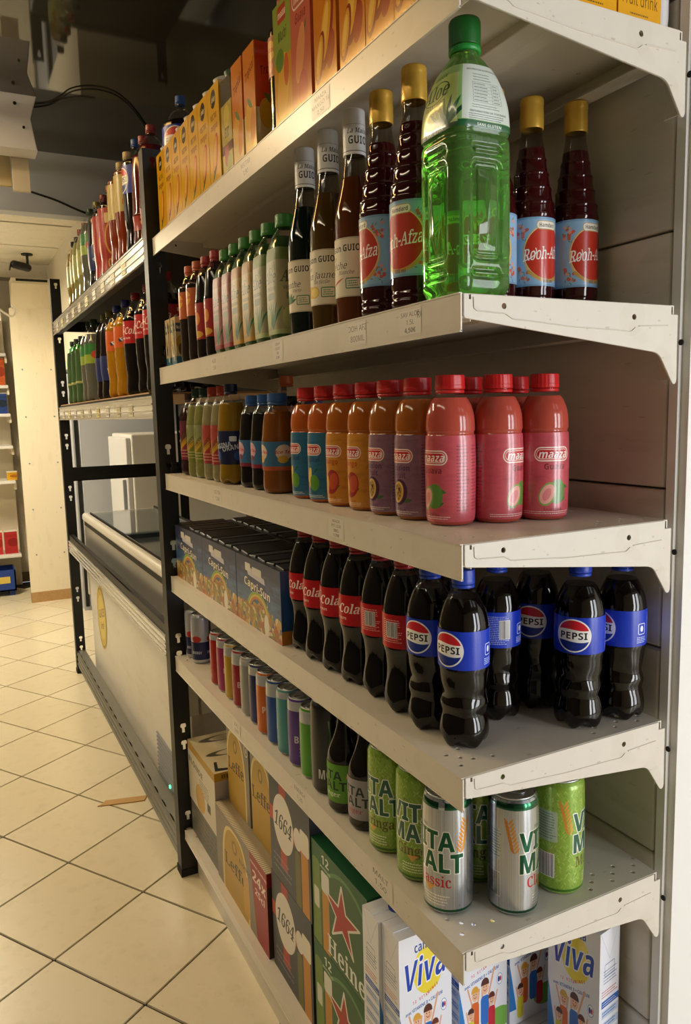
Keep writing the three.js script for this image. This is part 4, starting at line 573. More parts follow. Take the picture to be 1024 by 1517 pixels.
// ---------------------------------------------------------------- builders of bottles, cans, cartons
const lobes = (n, d, top, wave = 0) => (a, y, r) => { if (y > top) return [r + (wave && y > 0.034 && y < 0.1 ? wave * Math.sin(Math.PI * (y - 0.034) / 0.066) * Math.sin(4 * a + y * 95) : 0), y]; const k = (1 - y / top), c = 0.5 - 0.5 * Math.cos(n * a); return [r * (1 - 0.1 * k * c), y + d * c * k]; };
function bottleProto(nm, o) {
  const p = protoOf(nm, 'bottle'), prof = smooth(o.prof, o.k ?? 4), seg = o.seg ?? 28, H = prof[prof.length - 1][1];
  const mod = o.lobes ? lobes(5, 0.008, 0.02, o.wave) : o.mod;
  if (!o.solid) {
    // up to the fill level the wall and the drink behind it are one surface; above it the wall is clear
    const at = [rAt(prof, o.fill), o.fill, sqAt(prof, o.fill)], liq = prof.filter((q) => q[1] < o.fill - 0.0004); liq.push(at, [at[0] - 0.0006, o.fill, at[2]], [0.0002, o.fill, 2]);
    part('liquid', rev(liq, seg, { mod }), o.liquid, p);
    part('bottle', rev([at, ...prof.filter((q) => q[1] > o.fill + 0.0004)], seg, { mod }), o.shell ?? M.shell, p);
  } else part('bottle', rev(prof, seg, { mod }), o.solid, p);
  if (o.label) for (const L of [].concat(o.label)) {
    const n = L.n ?? 10, lp = []; for (let i = 0; i <= n; i++) { const y = L.y0 + (L.y1 - L.y0) * i / n; lp.push([rAt(prof, y) + 0.0005, y, sqAt(prof, y)]); }
    part('label', rev(lp, o.lseg ?? seg * 1.5 | 0, {}), L.m, p);
  }
  const c = o.cap, cp = c.prof ?? [[c.r * 0.9, 0], [c.r, 0.0008], [c.r, c.h * 0.28], [c.r * 0.97, c.h * 0.3], [c.r * 0.985, c.h * 0.36], [c.r * 0.97, c.h * 0.94], [c.r * 0.93, c.h], [0.0002, c.h]];
  const knurl = c.kn ? (a, y, r) => [r * (1 + 0.012 * Math.sign(Math.sin(a * c.kn))), y] : null;
  const capMesh = part('cap', rev(cp.map(([r, y]) => [r, y + c.y]), c.seg ?? 24, { mod: knurl }), c.m ?? capMat(c.c), p);
  if (c.ring) part('cap_ring', rev([[c.r * 0.85, c.y - 0.005], [c.r * 0.98, c.y - 0.0045], [c.r * 0.98, c.y - 0.001], [c.r * 0.85, c.y - 0.0005]], 20), c.ring === true ? capMat(c.c) : c.ring, capMesh);
  shadow(p); return p;
}
const liquid = (c, r = 0.15, o = {}) => mat(c, Math.min(r, 0.12), o);

const P = {};
const pepsiProf = [[0.0005, 0.006], [0.018, 0.001], [0.027, 0.001], [0.0318, 0.008], [0.0328, 0.022], [0.031, 0.034], [0.0288, 0.044], [0.0306, 0.056], [0.0286, 0.068], [0.0304, 0.081], [0.0318, 0.098], [0.0328, 0.105], [0.0328, 0.158], [0.0322, 0.164], [0.029, 0.178], [0.0225, 0.193], [0.016, 0.204], [0.0132, 0.209], [0.0132, 0.214]];
P.pepsi = bottleProto('cola_bottle', { prof: pepsiProf, fill: 0.197, wave: 0.0009, liquid: M.cola, lobes: true, seg: 50, label: { y0: 0.107, y1: 0.157, m: print(pepsiTex, 0.3) }, cap: { r: 0.0148, h: 0.019, y: 0.2125, c: 0x1c3fae, kn: 30, seg: 60, ring: true } });
const cokeProf = [[0.0005, 0.006], [0.017, 0.001], [0.026, 0.001], [0.0312, 0.008], [0.0322, 0.022], [0.031, 0.034], [0.0285, 0.05], [0.028, 0.066], [0.0298, 0.084], [0.0322, 0.094], [0.0325, 0.1], [0.0325, 0.146], [0.0315, 0.156], [0.0285, 0.172], [0.0235, 0.188], [0.0175, 0.202], [0.0136, 0.211], [0.0132, 0.216]];
P.coke = bottleProto('cola_bottle', { prof: cokeProf, fill: 0.201, liquid: M.cola, lobes: true, seg: 50, label: { y0: 0.098, y1: 0.147, m: print(cokeTex, 0.3) }, cap: { r: 0.0148, h: 0.018, y: 0.2145, c: 0xa01820, kn: 30, seg: 60, ring: true } });
const mzProf = [[0.0005, 0.003], [0.024, 0.0008], [0.029, 0.002], [0.0322, 0.008], [0.0326, 0.014], [0.0326, 0.118], [0.0316, 0.1205], [0.0316, 0.1225], [0.0326, 0.125], [0.0326, 0.134], [0.0312, 0.147], [0.027, 0.16], [0.0215, 0.169], [0.0182, 0.172], [0.0176, 0.18]];
for (const [k, c] of [['guava', 0xb04a3c], ['passion', 0x9a5418], ['mango', 0xa85a12], ['tropic', 0xb5581a]]) P[k] = bottleProto('juice_bottle', { prof: mzProf, fill: 0.168, liquid: liquid(c, 0.3), seg: 36, k: 3, label: { y0: 0.006, y1: 0.119, m: print(MZ[k], 0.28, { clearcoat: 0.5, clearcoatRoughness: 0.15 }), n: 16 }, cap: { r: 0.0196, h: 0.019, y: 0.1785, c: 0xc01c1e, kn: 40, seg: 80, ring: true } });
const roohProf = [[0.0005, 0.006], [0.027, 0.001], [0.0322, 0.006], [0.033, 0.012], [0.0318, 0.016], [0.033, 0.02], [0.0318, 0.025], [0.033, 0.03], [0.033, 0.04], [0.0328, 0.134], [0.0332, 0.139], [0.0322, 0.143], [0.0312, 0.152], [0.0316, 0.155], [0.0292, 0.159], [0.0274, 0.172], [0.0278, 0.175], [0.0256, 0.179], [0.0238, 0.192], [0.0242, 0.195], [0.0222, 0.199], [0.0205, 0.211], [0.0208, 0.214], [0.0192, 0.218], [0.0176, 0.23], [0.0158, 0.238], [0.0142, 0.25], [0.0142, 0.258]];
P.rooh = bottleProto('syrup_bottle', { prof: roohProf, fill: 0.229, shell: M.glass, liquid: liquid(0x34060a, 0.06), seg: 36, k: 3, label: { y0: 0.041, y1: 0.133, m: print(roohTex, 0.3, { clearcoat: 0.35 }) }, cap: { r: 0.0162, h: 0.041, y: 0.2555, m: mat(0xdcae44, 0.34, { metalness: 0.4 }), seg: 32, prof: [[0.0148, 0], [0.0164, 0.001], [0.0164, 0.022], [0.0148, 0.0235], [0.0164, 0.025], [0.0148, 0.0268], [0.0164, 0.0286], [0.0148, 0.0304], [0.0164, 0.0322], [0.016, 0.039], [0.015, 0.041], [0.0002, 0.041]] } });
const gProf = [[0.0005, 0.004], [0.026, 0.001], [0.03, 0.004], [0.031, 0.01], [0.0308, 0.145], [0.0296, 0.158], [0.0248, 0.18], [0.0195, 0.203], [0.016, 0.224], [0.0146, 0.24], [0.0144, 0.25]];
[[0x04140c, 0], [0x4a3408, 1], [0x5a2a0a, 2]].forEach(([c, i]) => {
  P['g' + i] = bottleProto('syrup_bottle', { prof: gProf, fill: 0.205, shell: M.glass, liquid: liquid(c, 0.06), seg: 32, k: 3, label: { y0: 0.038, y1: 0.12, m: print(GT[i], 0.55) }, cap: { r: 0.0165, y: 0.236, m: print(guiotCapTex, 0.4), seg: 28, prof: [[0.015, 0], [0.0165, 0.0008], [0.0163, 0.04], [0.0158, 0.0405], [0.0163, 0.0415], [0.016, 0.06], [0.015, 0.062], [0.0002, 0.062]] } });
});
const asProf = [[0.0005, 0.003, 3], [0.022, 0.0008, 4], [0.0265, 0.004, 4.5], [0.0285, 0.012, 5], [0.0285, 0.15, 5], [0.0275, 0.16, 4], [0.023, 0.176, 3], [0.017, 0.187, 2.2], [0.014, 0.192, 2], [0.0138, 0.197, 2]];
AS.forEach((t, i) => { P['a' + i] = bottleProto('aloe_bottle', { prof: asProf, fill: 0.178, liquid: liquid(0x2c4a22, 0.2), seg: 48, k: 3, lseg: 64, label: { y0: 0.012, y1: 0.158, m: print(t, 0.4), n: 16 }, cap: { r: 0.0165, h: 0.022, y: 0.195, c: 0x2f7a22, kn: 30, seg: 60 } }); });
const std = (h, r, capc, lc, tex, y0, y1, o = {}) => bottleProto(o.nm ?? 'soft_drink_bottle', { prof: [[0.0005, 0.004], [r * 0.7, 0.001], [r * 0.92, 0.004], [r, 0.014], [r * (o.w ?? 0.98), h * 0.2], [r, h * 0.3], [r, y1 + 0.004], [r * 0.97, y1 + 0.012], [r * 0.8, h * 0.8], [r * 0.56, h * 0.875], [o.nr ?? 0.0135, h * 0.91], [o.nr ?? 0.0132, h - 0.014]], fill: o.fill ?? h * 0.82, liquid: liquid(lc, o.lr ?? 0.15), lobes: o.lobes, seg: o.seg ?? 26, k: 3, shell: o.shell, label: { y0, y1, m: print(tex, 0.35) }, cap: { r: o.cr ?? 0.0148, h: 0.017, y: h - 0.0165, c: capc, ring: true } });
P.tea = std(0.191, 0.0325, 0x1f4f8e, 0x7a4410, teaTex, 0.045, 0.1, { cr: 0.0195, nr: 0.0175, nm: 'iced_tea_bottle' });
P.tea2 = std(0.191, 0.0305, 0x1f5496, 0x0d0605, tea2Tex, 0.045, 0.1, { nm: 'iced_tea_bottle' });
P.yel = std(0.219, 0.0325, 0x0c1a3c, 0x8a6a0e, yelTex, 0.045, 0.118, { w: 0.94, lobes: true });
P.ton0 = std(0.218, 0.0305, 0x16382c, 0x7d7f4a, TN[0], 0.04, 0.13, { lr: 0.3 });
P.ton1 = std(0.218, 0.0305, 0xb03a26, 0x86805c, TN[1], 0.04, 0.13, { lr: 0.3 });
P.ton2 = std(0.21, 0.0305, 0x3a1818, 0x2c120e, TN[2], 0.04, 0.14, {});
P.dred = std(0.228, 0.031, 0xa01a1e, 0x100606, redTex, 0.045, 0.125, { nm: 'fruit_drink_bottle' });
P.dor = std(0.23, 0.031, 0xb8501c, 0x1c0f08, orTex, 0.105, 0.168, { nm: 'iced_tea_bottle' });
const big = (h, r, capc, lc, tex, y0, y1, o = {}) => std(h, r, capc, lc, tex, y0, y1, { nm: 'large_soda_bottle', w: 0.92, lobes: true, seg: 30, ...o });
P.B7 = big(0.335, 0.043, 0x1a3a28, 0x5c605a, bigTex.seven, 0.155, 0.235, { lr: 0.25 });
P.Bfan = big(0.325, 0.043, 0x1c2f86, 0xa87812, bigTex.fanta, 0.165, 0.235);
P.Bcok = big(0.325, 0.043, 0x9a1a1e, 0x0b0504, cokeTex, 0.165, 0.235);
P.Bblu = big(0.325, 0.042, 0x6a6420, 0x120a0c, bigTex.blue, 0.07, 0.16);
P.Bgrn = big(0.30, 0.036, 0x1c3a26, 0x44633e, bigTex.pale, 0.09, 0.1, { shell: M.shellGreen, lr: 0.3 });
P.Bred = big(0.315, 0.043, 0x7a2430, 0x220a08, bigTex.red, 0.02, 0.235, { lobes: false });
P.Bjus = big(0.335, 0.046, 0xc9b48a, 0x7a2c0c, bigTex.juice, 0.15, 0.26, { lobes: false });
P.Bpal = big(0.31, 0.041, 0x8a2f24, 0x8a8c58, bigTex.pale, 0.1, 0.2, { lr: 0.3 });
P.Bpal2 = big(0.30, 0.039, 0x1a1a1c, 0x8c7a3c, bigTex.pale, 0.1, 0.19, { lr: 0.3 });
P.Bgre = big(0.315, 0.042, 0x8a2424, 0x5c140e, bigTex.red, 0.05, 0.09, {});
P.Bpep = big(0.335, 0.044, 0x1c4f9e, 0x150608, pepsiTex, 0.175, 0.255);
P.Bpep2 = big(0.365, 0.052, 0x1c4f9e, 0x150608, pepsiTex, 0.2, 0.28);
P.Bolv = big(0.32, 0.043, 0x2f6a7a, 0x6a4a0a, bigTex.pale, 0.12, 0.14, {});
// hero: 1.5 l green aloe drink in a square bottle with pressed panels
{
  const prof = smooth([[0.0005, 0.006, 4], [0.026, 0.001, 4], [0.036, 0.003, 4.5], [0.0405, 0.012, 5], [0.041, 0.03, 5], [0.041, 0.165, 5], [0.0405, 0.172, 5], [0.0392, 0.176, 5], [0.0405, 0.18, 5], [0.0408, 0.19, 4.6], [0.0398, 0.208, 4.2], [0.0365, 0.226, 3.6], [0.031, 0.243, 3], [0.0238, 0.257, 2.4], [0.0175, 0.266, 2.05], [0.0148, 0.271, 2], [0.0146, 0.284, 2]], 9);
  const ring = (t, y, w, y0, y1, rr) => { const dx = Math.abs(t) - w + rr, dy = Math.abs(y - (y0 + y1) / 2) - (y1 - y0) / 2 + rr; return Math.hypot(Math.max(dx, 0), Math.max(dy, 0)) + Math.min(Math.max(dx, dy), 0) - rr; };
  const mod = (a, y, r) => {
    if (y < 0.008 || y > 0.172) return [r, y];
    const f = ((a + Math.PI / 4) % (Math.PI / 2) + Math.PI / 2) % (Math.PI / 2) - Math.PI / 4, t = r * Math.sin(f); let d = 0;
    for (const [w, y0, y1, rr, dep, wd] of [[0.019, 0.042, 0.145, 0.007, 0.0034, 0.0017], [0.0155, 0.0475, 0.14, 0.004, 0.0022, 0.0014]]) d += dep * Math.exp(-Math.pow(ring(t, y, w, y0, y1, rr) / wd, 2));
    if (ring(t, y, 0.014, 0.05, 0.138, 0.002) < 0) d -= 0.0048 * (1 - Math.abs(t) / 0.014) * Math.min(1, (0.138 - y) / 0.016, (y - 0.05) / 0.05);
    for (const yb of [0.026, 0.158]) d += 0.0036 * Math.exp(-Math.pow(ring(t, y, 0.019, yb - 0.004, yb + 0.004, 0.004) / 0.0015, 2));
    return [r - d, y];
  };
  const fine = []; for (let i = 0; i < prof.length - 1; i++) { const a = prof[i], b = prof[i + 1], n = Math.max(1, Math.ceil(Math.abs(b[1] - a[1]) / 0.0016)); for (let k = 0; k < n; k++) { const t = k / n; fine.push([a[0] + (b[0] - a[0]) * t, a[1] + (b[1] - a[1]) * t, a[2] + (b[2] - a[2]) * t]); } } fine.push(prof[prof.length - 1], [0.0002, 0.284, 2]);
  const t = thing('aloe_bottle', 'tall square bottle of bright green aloe drink on the shelf corner', 'bottle', [0.046, Y.one, -0.054]);
  part('bottle', rev(fine, 192, { mod }), mat(new THREE.Color(0.4, 0.75, 0.2), 0.04, { transmission: 0.86, thickness: 0.08, ior: 1.36, attenuationColor: new THREE.Color(0.42, 0.85, 0.22), attenuationDistance: 0.06 }), t).userData.label = 'clear bottle full of green drink, with pressed panels';
  const lp = []; for (let i = 0; i <= 30; i++) { const y = 0.1795 + (0.25 - 0.1795) * i / 30; lp.push([rAt(prof, y) + 0.0007, y, sqAt(prof, y)]); }
  part('label', rev(lp, 128), print(aloeL, 0.32, { clearcoat: 0.6, clearcoatRoughness: 0.1 }), t);
  part('cap', rev([[0.0165, 0.2785], [0.0178, 0.279], [0.0178, 0.304], [0.0165, 0.307], [0.0002, 0.307]], 100, { mod: (a, y, r) => [r * (1 + 0.012 * Math.sin(a * 48)), y] }), capMat(0x0f5a1c), t);
  part('cap_ring', rev([[0.015, 0.2715], [0.0182, 0.272], [0.0182, 0.277], [0.015, 0.2778]], 32), capMat(0x1c8a34), t);
}
// cans
function canProto(nm, r, h, tex, o = {}) {
  const p = protoOf(nm, 'can');
  part('can_body', rev(smooth([[r * 0.8, 0.0022], [r * 0.83, 0.0008], [r * 0.98, 0.006], [r, 0.01], [r, h - 0.013], [r * 0.97, h - 0.008], [r * 0.87, h - 0.0025]], 4), 40, { v0: 0.004, v1: h - 0.006 }), print(tex, o.rough ?? 0.3, { metalness: o.metal ?? 0.35, clearcoat: 0.4, clearcoatRoughness: 0.1 }), p);
  const lid = part('can_lid', rev([[r * 0.87, h - 0.0025], [r * 0.885, h - 0.0012], [r * 0.88, h], [r * 0.86, h - 0.0006], [r * 0.84, h - 0.0045], [r * 0.8, h - 0.0045], [r * 0.79, h - 0.0036], [0.0002, h - 0.0036]], 36), M.alu, p);
  { const g = new THREE.TorusGeometry(0.0075, 0.0018, 6, 16); g.scale(1, 1.4, 0.5); g.rotateX(-Math.PI / 2); part('pull_tab', g, M.alu, lid, [0, h - 0.0026, 0.004]); }
  part('can_foot', rev([[r * 0.6, 0.004], [r * 0.76, 0.0004], [r * 0.8, 0.0004], [r * 0.82, 0.0022]], 30), M.alu, p);
  shadow(p); return p;
}
P.v0 = canProto('malt_can', 0.0332, 0.163, VT[0], { metal: 0.92, rough: 0.2 }); P.v1 = canProto('malt_can', 0.0332, 0.163, VT[1], { metal: 0.25 }); P.v2 = canProto('malt_can', 0.0332, 0.163, VT[2], { metal: 0.25 });
EC.forEach((c, i) => { P['e' + i] = canProto('energy_can', 0.0265, 0.133, energy(c, 26 + (i % 4) * 10, ['FIZZ', 'PUNCH', 'ZEST', 'BERRY', 'ZERO', 'BLUE', 'PEACH', 'ICE', 'COCO', 'BOOST', 'KIWI'][i]), { metal: 0.3 }); });
P.bull = canProto('energy_can', 0.0265, 0.134, bull, { metal: 0.4 }); P.mon = canProto('energy_can', 0.0332, 0.166, monster, { metal: 0.1 });
// stubby malt bottles
[0, 1].forEach((i) => { P['vb' + i] = bottleProto('malt_bottle', { prof: [[0.0005, 0.004], [0.026, 0.001], [0.0305, 0.006], [0.031, 0.014], [0.031, 0.09], [0.029, 0.102], [0.021, 0.122], [0.0155, 0.14], [0.0135, 0.158], [0.0138, 0.168]], solid: mat(0x0d0806, 0.08), seg: 32, label: { y0: 0.02, y1: 0.086, m: print(VB[i], 0.5) }, cap: { r: 0.0155, h: 0.008, y: 0.166, m: mat(0xb0a070, 0.35, { metalness: 0.8 }), kn: 21, seg: 63 } }); });
// cartons
function cartonProto(nm, w, h, d, tex, o = {}) {
  const p = protoOf(nm, 'carton'); part('carton_body', wrapBox(w, h, d), print(tex, o.rough ?? 0.1), p);
  part('top_seal', box(-w / 2 + 0.002, w / 2 - 0.002, h, h + 0.0016, -0.006, 0.006), o.seal ?? capMat(0xd8cfae), p);
  if (o.cap) { const g = cyl(0.0165, 0.02, 0, 0, 0, 22, 0.0158); g.rotateX(0.3); const k = part('cap', g, capMat(o.cap), p, [0, h - 0.003, d * 0.16]); part('cap_collar', cyl(0.019, 0.004, 0, 0.003, 0, 20), capMat(o.cap), k); }
  shadow(p); return p;
}
P.cy = cartonProto('juice_carton', 0.07, 0.198, 0.07, CT.yellow, { cap: 0xe3dccb }); P.cm = cartonProto('juice_carton', 0.072, 0.198, 0.072, CT.mango); P.cp = cartonProto('juice_carton', 0.072, 0.198, 0.072, CT.pink); P.cg = cartonProto('juice_carton', 0.07, 0.195, 0.07, CT.green, { cap: 0x2a7a34 });
P.co = cartonProto('juice_carton', 0.056, 0.19, 0.06, CT.orange); P.cd = cartonProto('juice_carton', 0.06, 0.186, 0.06, CT.dark, { cap: 0x2c5a2c }); P.cf = cartonProto('juice_carton', 0.072, 0.198, 0.072, CT.fruit);
P.milk = cartonProto('milk_carton', 0.094, 0.235, 0.05, milkTex, { seal: capMat(0xdcdde2) });
{ const g = cyl(0.012, 0.012, 0, 0, 0, 20, 0.0115); const k = part('cap', g, capMat(0x1f3f96), P.milk, [0.0, 0.235, 0.007]); part('cap_collar', cyl(0.016, 0.002, 0, 0, 0, 20), capMat(0x2a4aa0), k); shadow(P.milk); }
// ---------------------------------------------------------------- goods, shelf by shelf (front rows run from the viewer towards the black post)
const nth = ['first', 'second', 'third', 'fourth', 'fifth', 'sixth', 'seventh', 'eighth', 'ninth', 'tenth', 'eleventh', 'twelfth'];
const faceAt = (deg) => deg * D2;                             // 0 looks to the viewer's end, -90 to the aisle
// shelf one: syrups and aloe
{
  const y = Y.one, g1 = 'red syrup bottles with gold caps', R = (x, z, a, l) => place(P.rooh, [x, y, z], faceAt(a), l, g1);
  R(0.043, -0.156, -72, 'dark red syrup bottle with gold cap just left of the green aloe bottle'); R(0.043, -0.238, -100, 'dark red syrup bottle with gold cap beside the peach syrup');
  R(0.1102, -0.168, -60, 'dark red syrup bottle with gold cap hidden behind the green aloe bottle'); R(0.1777, -0.172, -50, 'dark red syrup bottle peeking out right behind the green aloe bottle');
  R(0.246, -0.172, 2, 'dark red syrup bottle with gold cap right of the green aloe bottle'); R(0.314, -0.158, 6, 'dark red syrup bottle with gold cap nearest the back panel');
  const S = (p, z, a, l) => place(p, [0.041, y, z], faceAt(a), l, 'white-capped syrup bottles');
  S(P.g2, -0.312, -86, 'orange-brown peach syrup bottle with white cap'); S(P.g1, -0.398, -82, 'amber lemon syrup bottle with white cap'); S(P.g0, -0.484, -88, 'dark green mint syrup bottle with white cap');
  const A = [[P.a0, -0.577, 'green-labelled small aloe bottle next to the mint syrup'], [P.a0, -0.645, 'green-labelled small aloe bottle second from the mint syrup'], [P.a1, -0.706, 'yellow-labelled small aloe bottle nearer the viewer'], [P.a1, -0.768, 'yellow-labelled small aloe bottle beside the pink ones'], [P.a2, -0.828, 'pink-labelled small aloe bottle beside the yellow ones'], [P.a2, -0.888, 'pink-labelled small aloe bottle beside the red-labelled bottles']];
  for (const [p, z, l] of A) place(p, [0.042, y, z], AISLE, l, 'small green-capped aloe bottles');
  [[P.dred, -0.956, 'red-capped bottle with red label beside pink aloe bottles'], [P.dred, -1.024, 'red-capped bottle with red label beside orange-capped ones'], [P.dor, -1.092, 'orange-capped tea bottle beside the red-labelled bottles'], [P.dor, -1.158, 'orange-capped tea bottle nearest the small juice boxes']].forEach(([p, z, l]) => place(p, [0.041, y, z], AISLE, l, 'dark drink bottles on the syrup shelf'));
  const jb = strip(256, 256, '#c9b48a', (g, w, h) => { for (let k = 0; k < 4; k++) { T.rr(g, k * 64 + 6, 60, 52, 40, 6, '#4a5470'); T.text(g, 'kids', k * 64 + 32, 80, 22, '#e6dcc0'); T.ell(g, k * 64 + 32, 150, 24, 36, '#b8923c'); T.ell(g, k * 64 + 26, 180, 10, 26, '#6a4a2c'); T.fill(g, '#3a7090', k * 64, 214, 64, 42); } });
  const jp = cartonProto('juice_box', 0.046, 0.118, 0.036, jb); { const s = new THREE.CylinderGeometry(0.002, 0.002, 0.1, 6); s.rotateZ(0.12); part('straw', s, capMat(0xe2dccc), jp, [0.012, 0.06, 0.0205]); shadow(jp); }
  place(jp, [0.026, y, -1.222], AISLE, 'small juice box with blue foot beside the orange-capped bottles', 'small juice boxes by the post'); place(jp, [0.026, y, -1.276], AISLE, 'small juice box with blue foot next to the black post', 'small juice boxes by the post');
}
// shelf two: juices, iced teas, tonics
{
  const y = Y.two, J = (p, x, z, a, l) => place(p, [x, y, z], faceAt(a), l, 'red-capped juice bottles');
  J(P.guava, 0.086, -0.144, -84, 'pink guava juice bottle at the shelf front corner'); J(P.guava, 0.1522, -0.127, 18, 'pink guava juice bottle with barcode turned forward, middle of three'); J(P.guava, 0.2195, -0.112, -18, 'pink guava juice bottle nearest the back panel');
  J(P.guava, 0.158, -0.2, -60, 'pink guava juice bottle in the second row behind the middle one'); J(P.guava, 0.23, -0.186, -60, 'pink guava juice bottle in the second row by the back panel');
  J(P.passion, 0.08, -0.214, -88, 'purple passion fruit bottle beside the guava bottle'); J(P.passion, 0.075, -0.281, -90, 'purple passion fruit bottle beside the mango bottles'); J(P.mango, 0.074, -0.348, -92, 'orange mango juice bottle beside the passion fruit'); J(P.mango, 0.071, -0.418, -84, 'orange mango juice bottle beside the blue-labelled juice'); J(P.tropic, 0.07, -0.489, -86, 'blue-labelled juice bottle beside the mango bottles'); J(P.tropic, 0.07, -0.562, -94, 'blue-labelled juice bottle beside the brown iced tea');
  const D = (p, x, z, a, l, g) => place(p, [x, y, z], faceAt(a), l, g);
  D(P.tea, 0.058, -0.678, -95, 'wide brown iced tea bottle with large blue cap', 'iced tea bottles'); D(P.tea2, 0.062, -0.756, -92, 'dark iced tea bottle with blue cap beside the brown one', 'iced tea bottles'); D(P.tea2, 0.062, -0.826, -90, 'dark iced tea bottle with blue cap beside the yellow soda', 'iced tea bottles');
  D(P.yel, 0.05, -0.925, -90, 'yellow soda bottle with dark blue label and cap', 'bottles at the post end of the juice shelf');
  const tn = 'slim tonic bottles with a diagonal gold band';
  D(P.ton1, 0.056, -1.0, -90, 'red-printed tonic bottle with orange cap beside the yellow soda', tn); D(P.ton1, 0.056, -1.068, -90, 'red-printed tonic bottle with orange cap beside the green-printed ones', tn); D(P.ton0, 0.056, -1.136, -90, 'green-printed tonic bottle beside the red-printed ones', tn); D(P.ton0, 0.056, -1.202, -90, 'green-printed tonic bottle beside the dark ones', tn); D(P.ton2, 0.056, -1.266, -90, 'dark red tonic bottle next to the black post', tn);
  D(P.dor, 0.13, -0.8, -90, 'orange-capped bottle in the second row behind the dark iced teas', 'second row bottles on the juice shelf'); D(P.tea, 0.14, -0.69, -90, 'blue-capped iced tea in the second row behind the wide brown one', 'second row bottles on the juice shelf');
}
// shelf three: colas and drink boxes
{
  const y = Y.three, gp = 'blue-labelled cola bottles', gc = 'red-labelled cola bottles';
  for (const [x, z, a, l] of [[0.062, -0.083, -76, 'blue-labelled cola bottle nearest the viewer at the shelf corner'], [0.057, -0.1518, -72, 'blue-labelled cola bottle beside the red-labelled colas'], [0.156, -0.134, 110, 'blue-labelled cola bottle with its barcode side forward'], [0.231, -0.138, -56, 'blue-labelled cola bottle in shade behind the others'], [0.233, -0.053, -58, 'blue-labelled cola bottle in front, showing its whole round badge'], [0.305, -0.047, -100, 'blue-labelled cola bottle nearest the back panel'], [0.14, -0.22, -80, 'blue-labelled cola bottle in the dark second row behind the corner']]) place(P.pepsi, [x, y, z], faceAt(a), l, gp);
  [[0.058, -0.22, 75], [0.06, -0.29, 78], [0.057, -0.3575, -106], [0.055, -0.4247, -104], [0.054, -0.4918, -108], [0.056, -0.5588, -112]].forEach(([x, z, a], i) => place(P.coke, [x, y, z], faceAt(a), `red-labelled cola bottle, ${nth[i]} from the blue-labelled colas`, gc));
  [[0.13, -0.3, -80], [0.13, -0.38, -80]].forEach(([x, z, a], i) => place(P.coke, [x, y, z], faceAt(a), `red-labelled cola bottle in the dark second row, ${nth[i]} from the viewer`, gc));
  const cp = protoOf('drink_multipack', 'box'), W = 0.247, H = 0.142, D = 0.146;
  part('carton_body', wrapBox(W, H, D), print(capri, 0.35), cp);
  part('pouch_tops', merge([0, 1, 2, 3, 4].map((k) => { const g = new RoundedBoxGeometry(0.04, 0.006, D - 0.02, 2, 0.0025); g.rotateZ((k % 2 ? 1 : -1) * 0.08); g.translate(-0.098 + k * 0.049, H + 0.001, 0); return g; })), mat(0x24262c, 0.3), cp);
  shadow(cp);
  [-0.716, -0.966, -1.214].forEach((z, i) => { place(cp, [0.016 + D / 2, y, z], AISLE, `blue drink multipack with fruit print, ${nth[i]} from the colas, front row`, 'blue drink multipacks'); place(cp, [0.018 + D * 1.5, y, z], AISLE, `blue drink multipack behind the ${nth[i]} front one from the colas`, 'blue drink multipacks'); });
}
// shelf four: cans
{
  const y = Y.four, V = (p, x, z, a, l) => place(p, [x, y, z], faceAt(a), l, 'half-litre malt cans');
  V(P.v0, 0.04, -0.09, -72, 'silver malt can at the shelf front corner'); V(P.v0, 0.114, -0.046, 44, 'silver malt can turned away, beside the corner can'); V(P.v2, 0.198, -0.05, 60, 'green malt can standing furthest right'); V(P.v2, 0.118, -0.125, -60, 'green malt can in shade behind the two silver cans'); V(P.v1, 0.046, -0.168, -45, 'green malt can beside the silver corner can'); V(P.v2, 0.045, -0.249, -76, 'green malt can beside the brown malt bottles');
  V(P.v1, 0.195, -0.12, -50, 'green malt can behind the furthest right one');
  place(P.vb1, [0.043, y, -0.318], AISLE + 0.15, 'dark malt bottle with grey label beside the green can', 'malt bottles'); place(P.vb0, [0.038, y, -0.383], AISLE + 0.1, 'dark malt bottle with green label beside the black can', 'malt bottles');
  place(P.mon, [0.044, y, -0.455], AISLE, 'tall black energy can with clawed green strokes', 'energy drink cans');
  const cn = ['red', 'magenta', 'yellow', 'dark red', 'silver', 'navy blue', 'orange', 'bright blue', 'teal', 'purple', 'lime green'];
  const zs = cn.map((c, i) => -1.07 + i * 0.0556);
  zs.forEach((z, i) => place(P['e' + i], [0.041 + (i < 6 ? 0.004 : 0), y, z], AISLE + 0.3 * (i % 3), `slim ${cn[i]} energy drink can`, 'energy drink cans'));
  place(P.bull, [0.05, y, -1.256], AISLE, 'blue and silver energy can standing alone near the post', 'energy drink cans'); place(P.bull, [0.05, y, -1.312], AISLE, 'blue and silver energy can against the black post', 'energy drink cans');
}
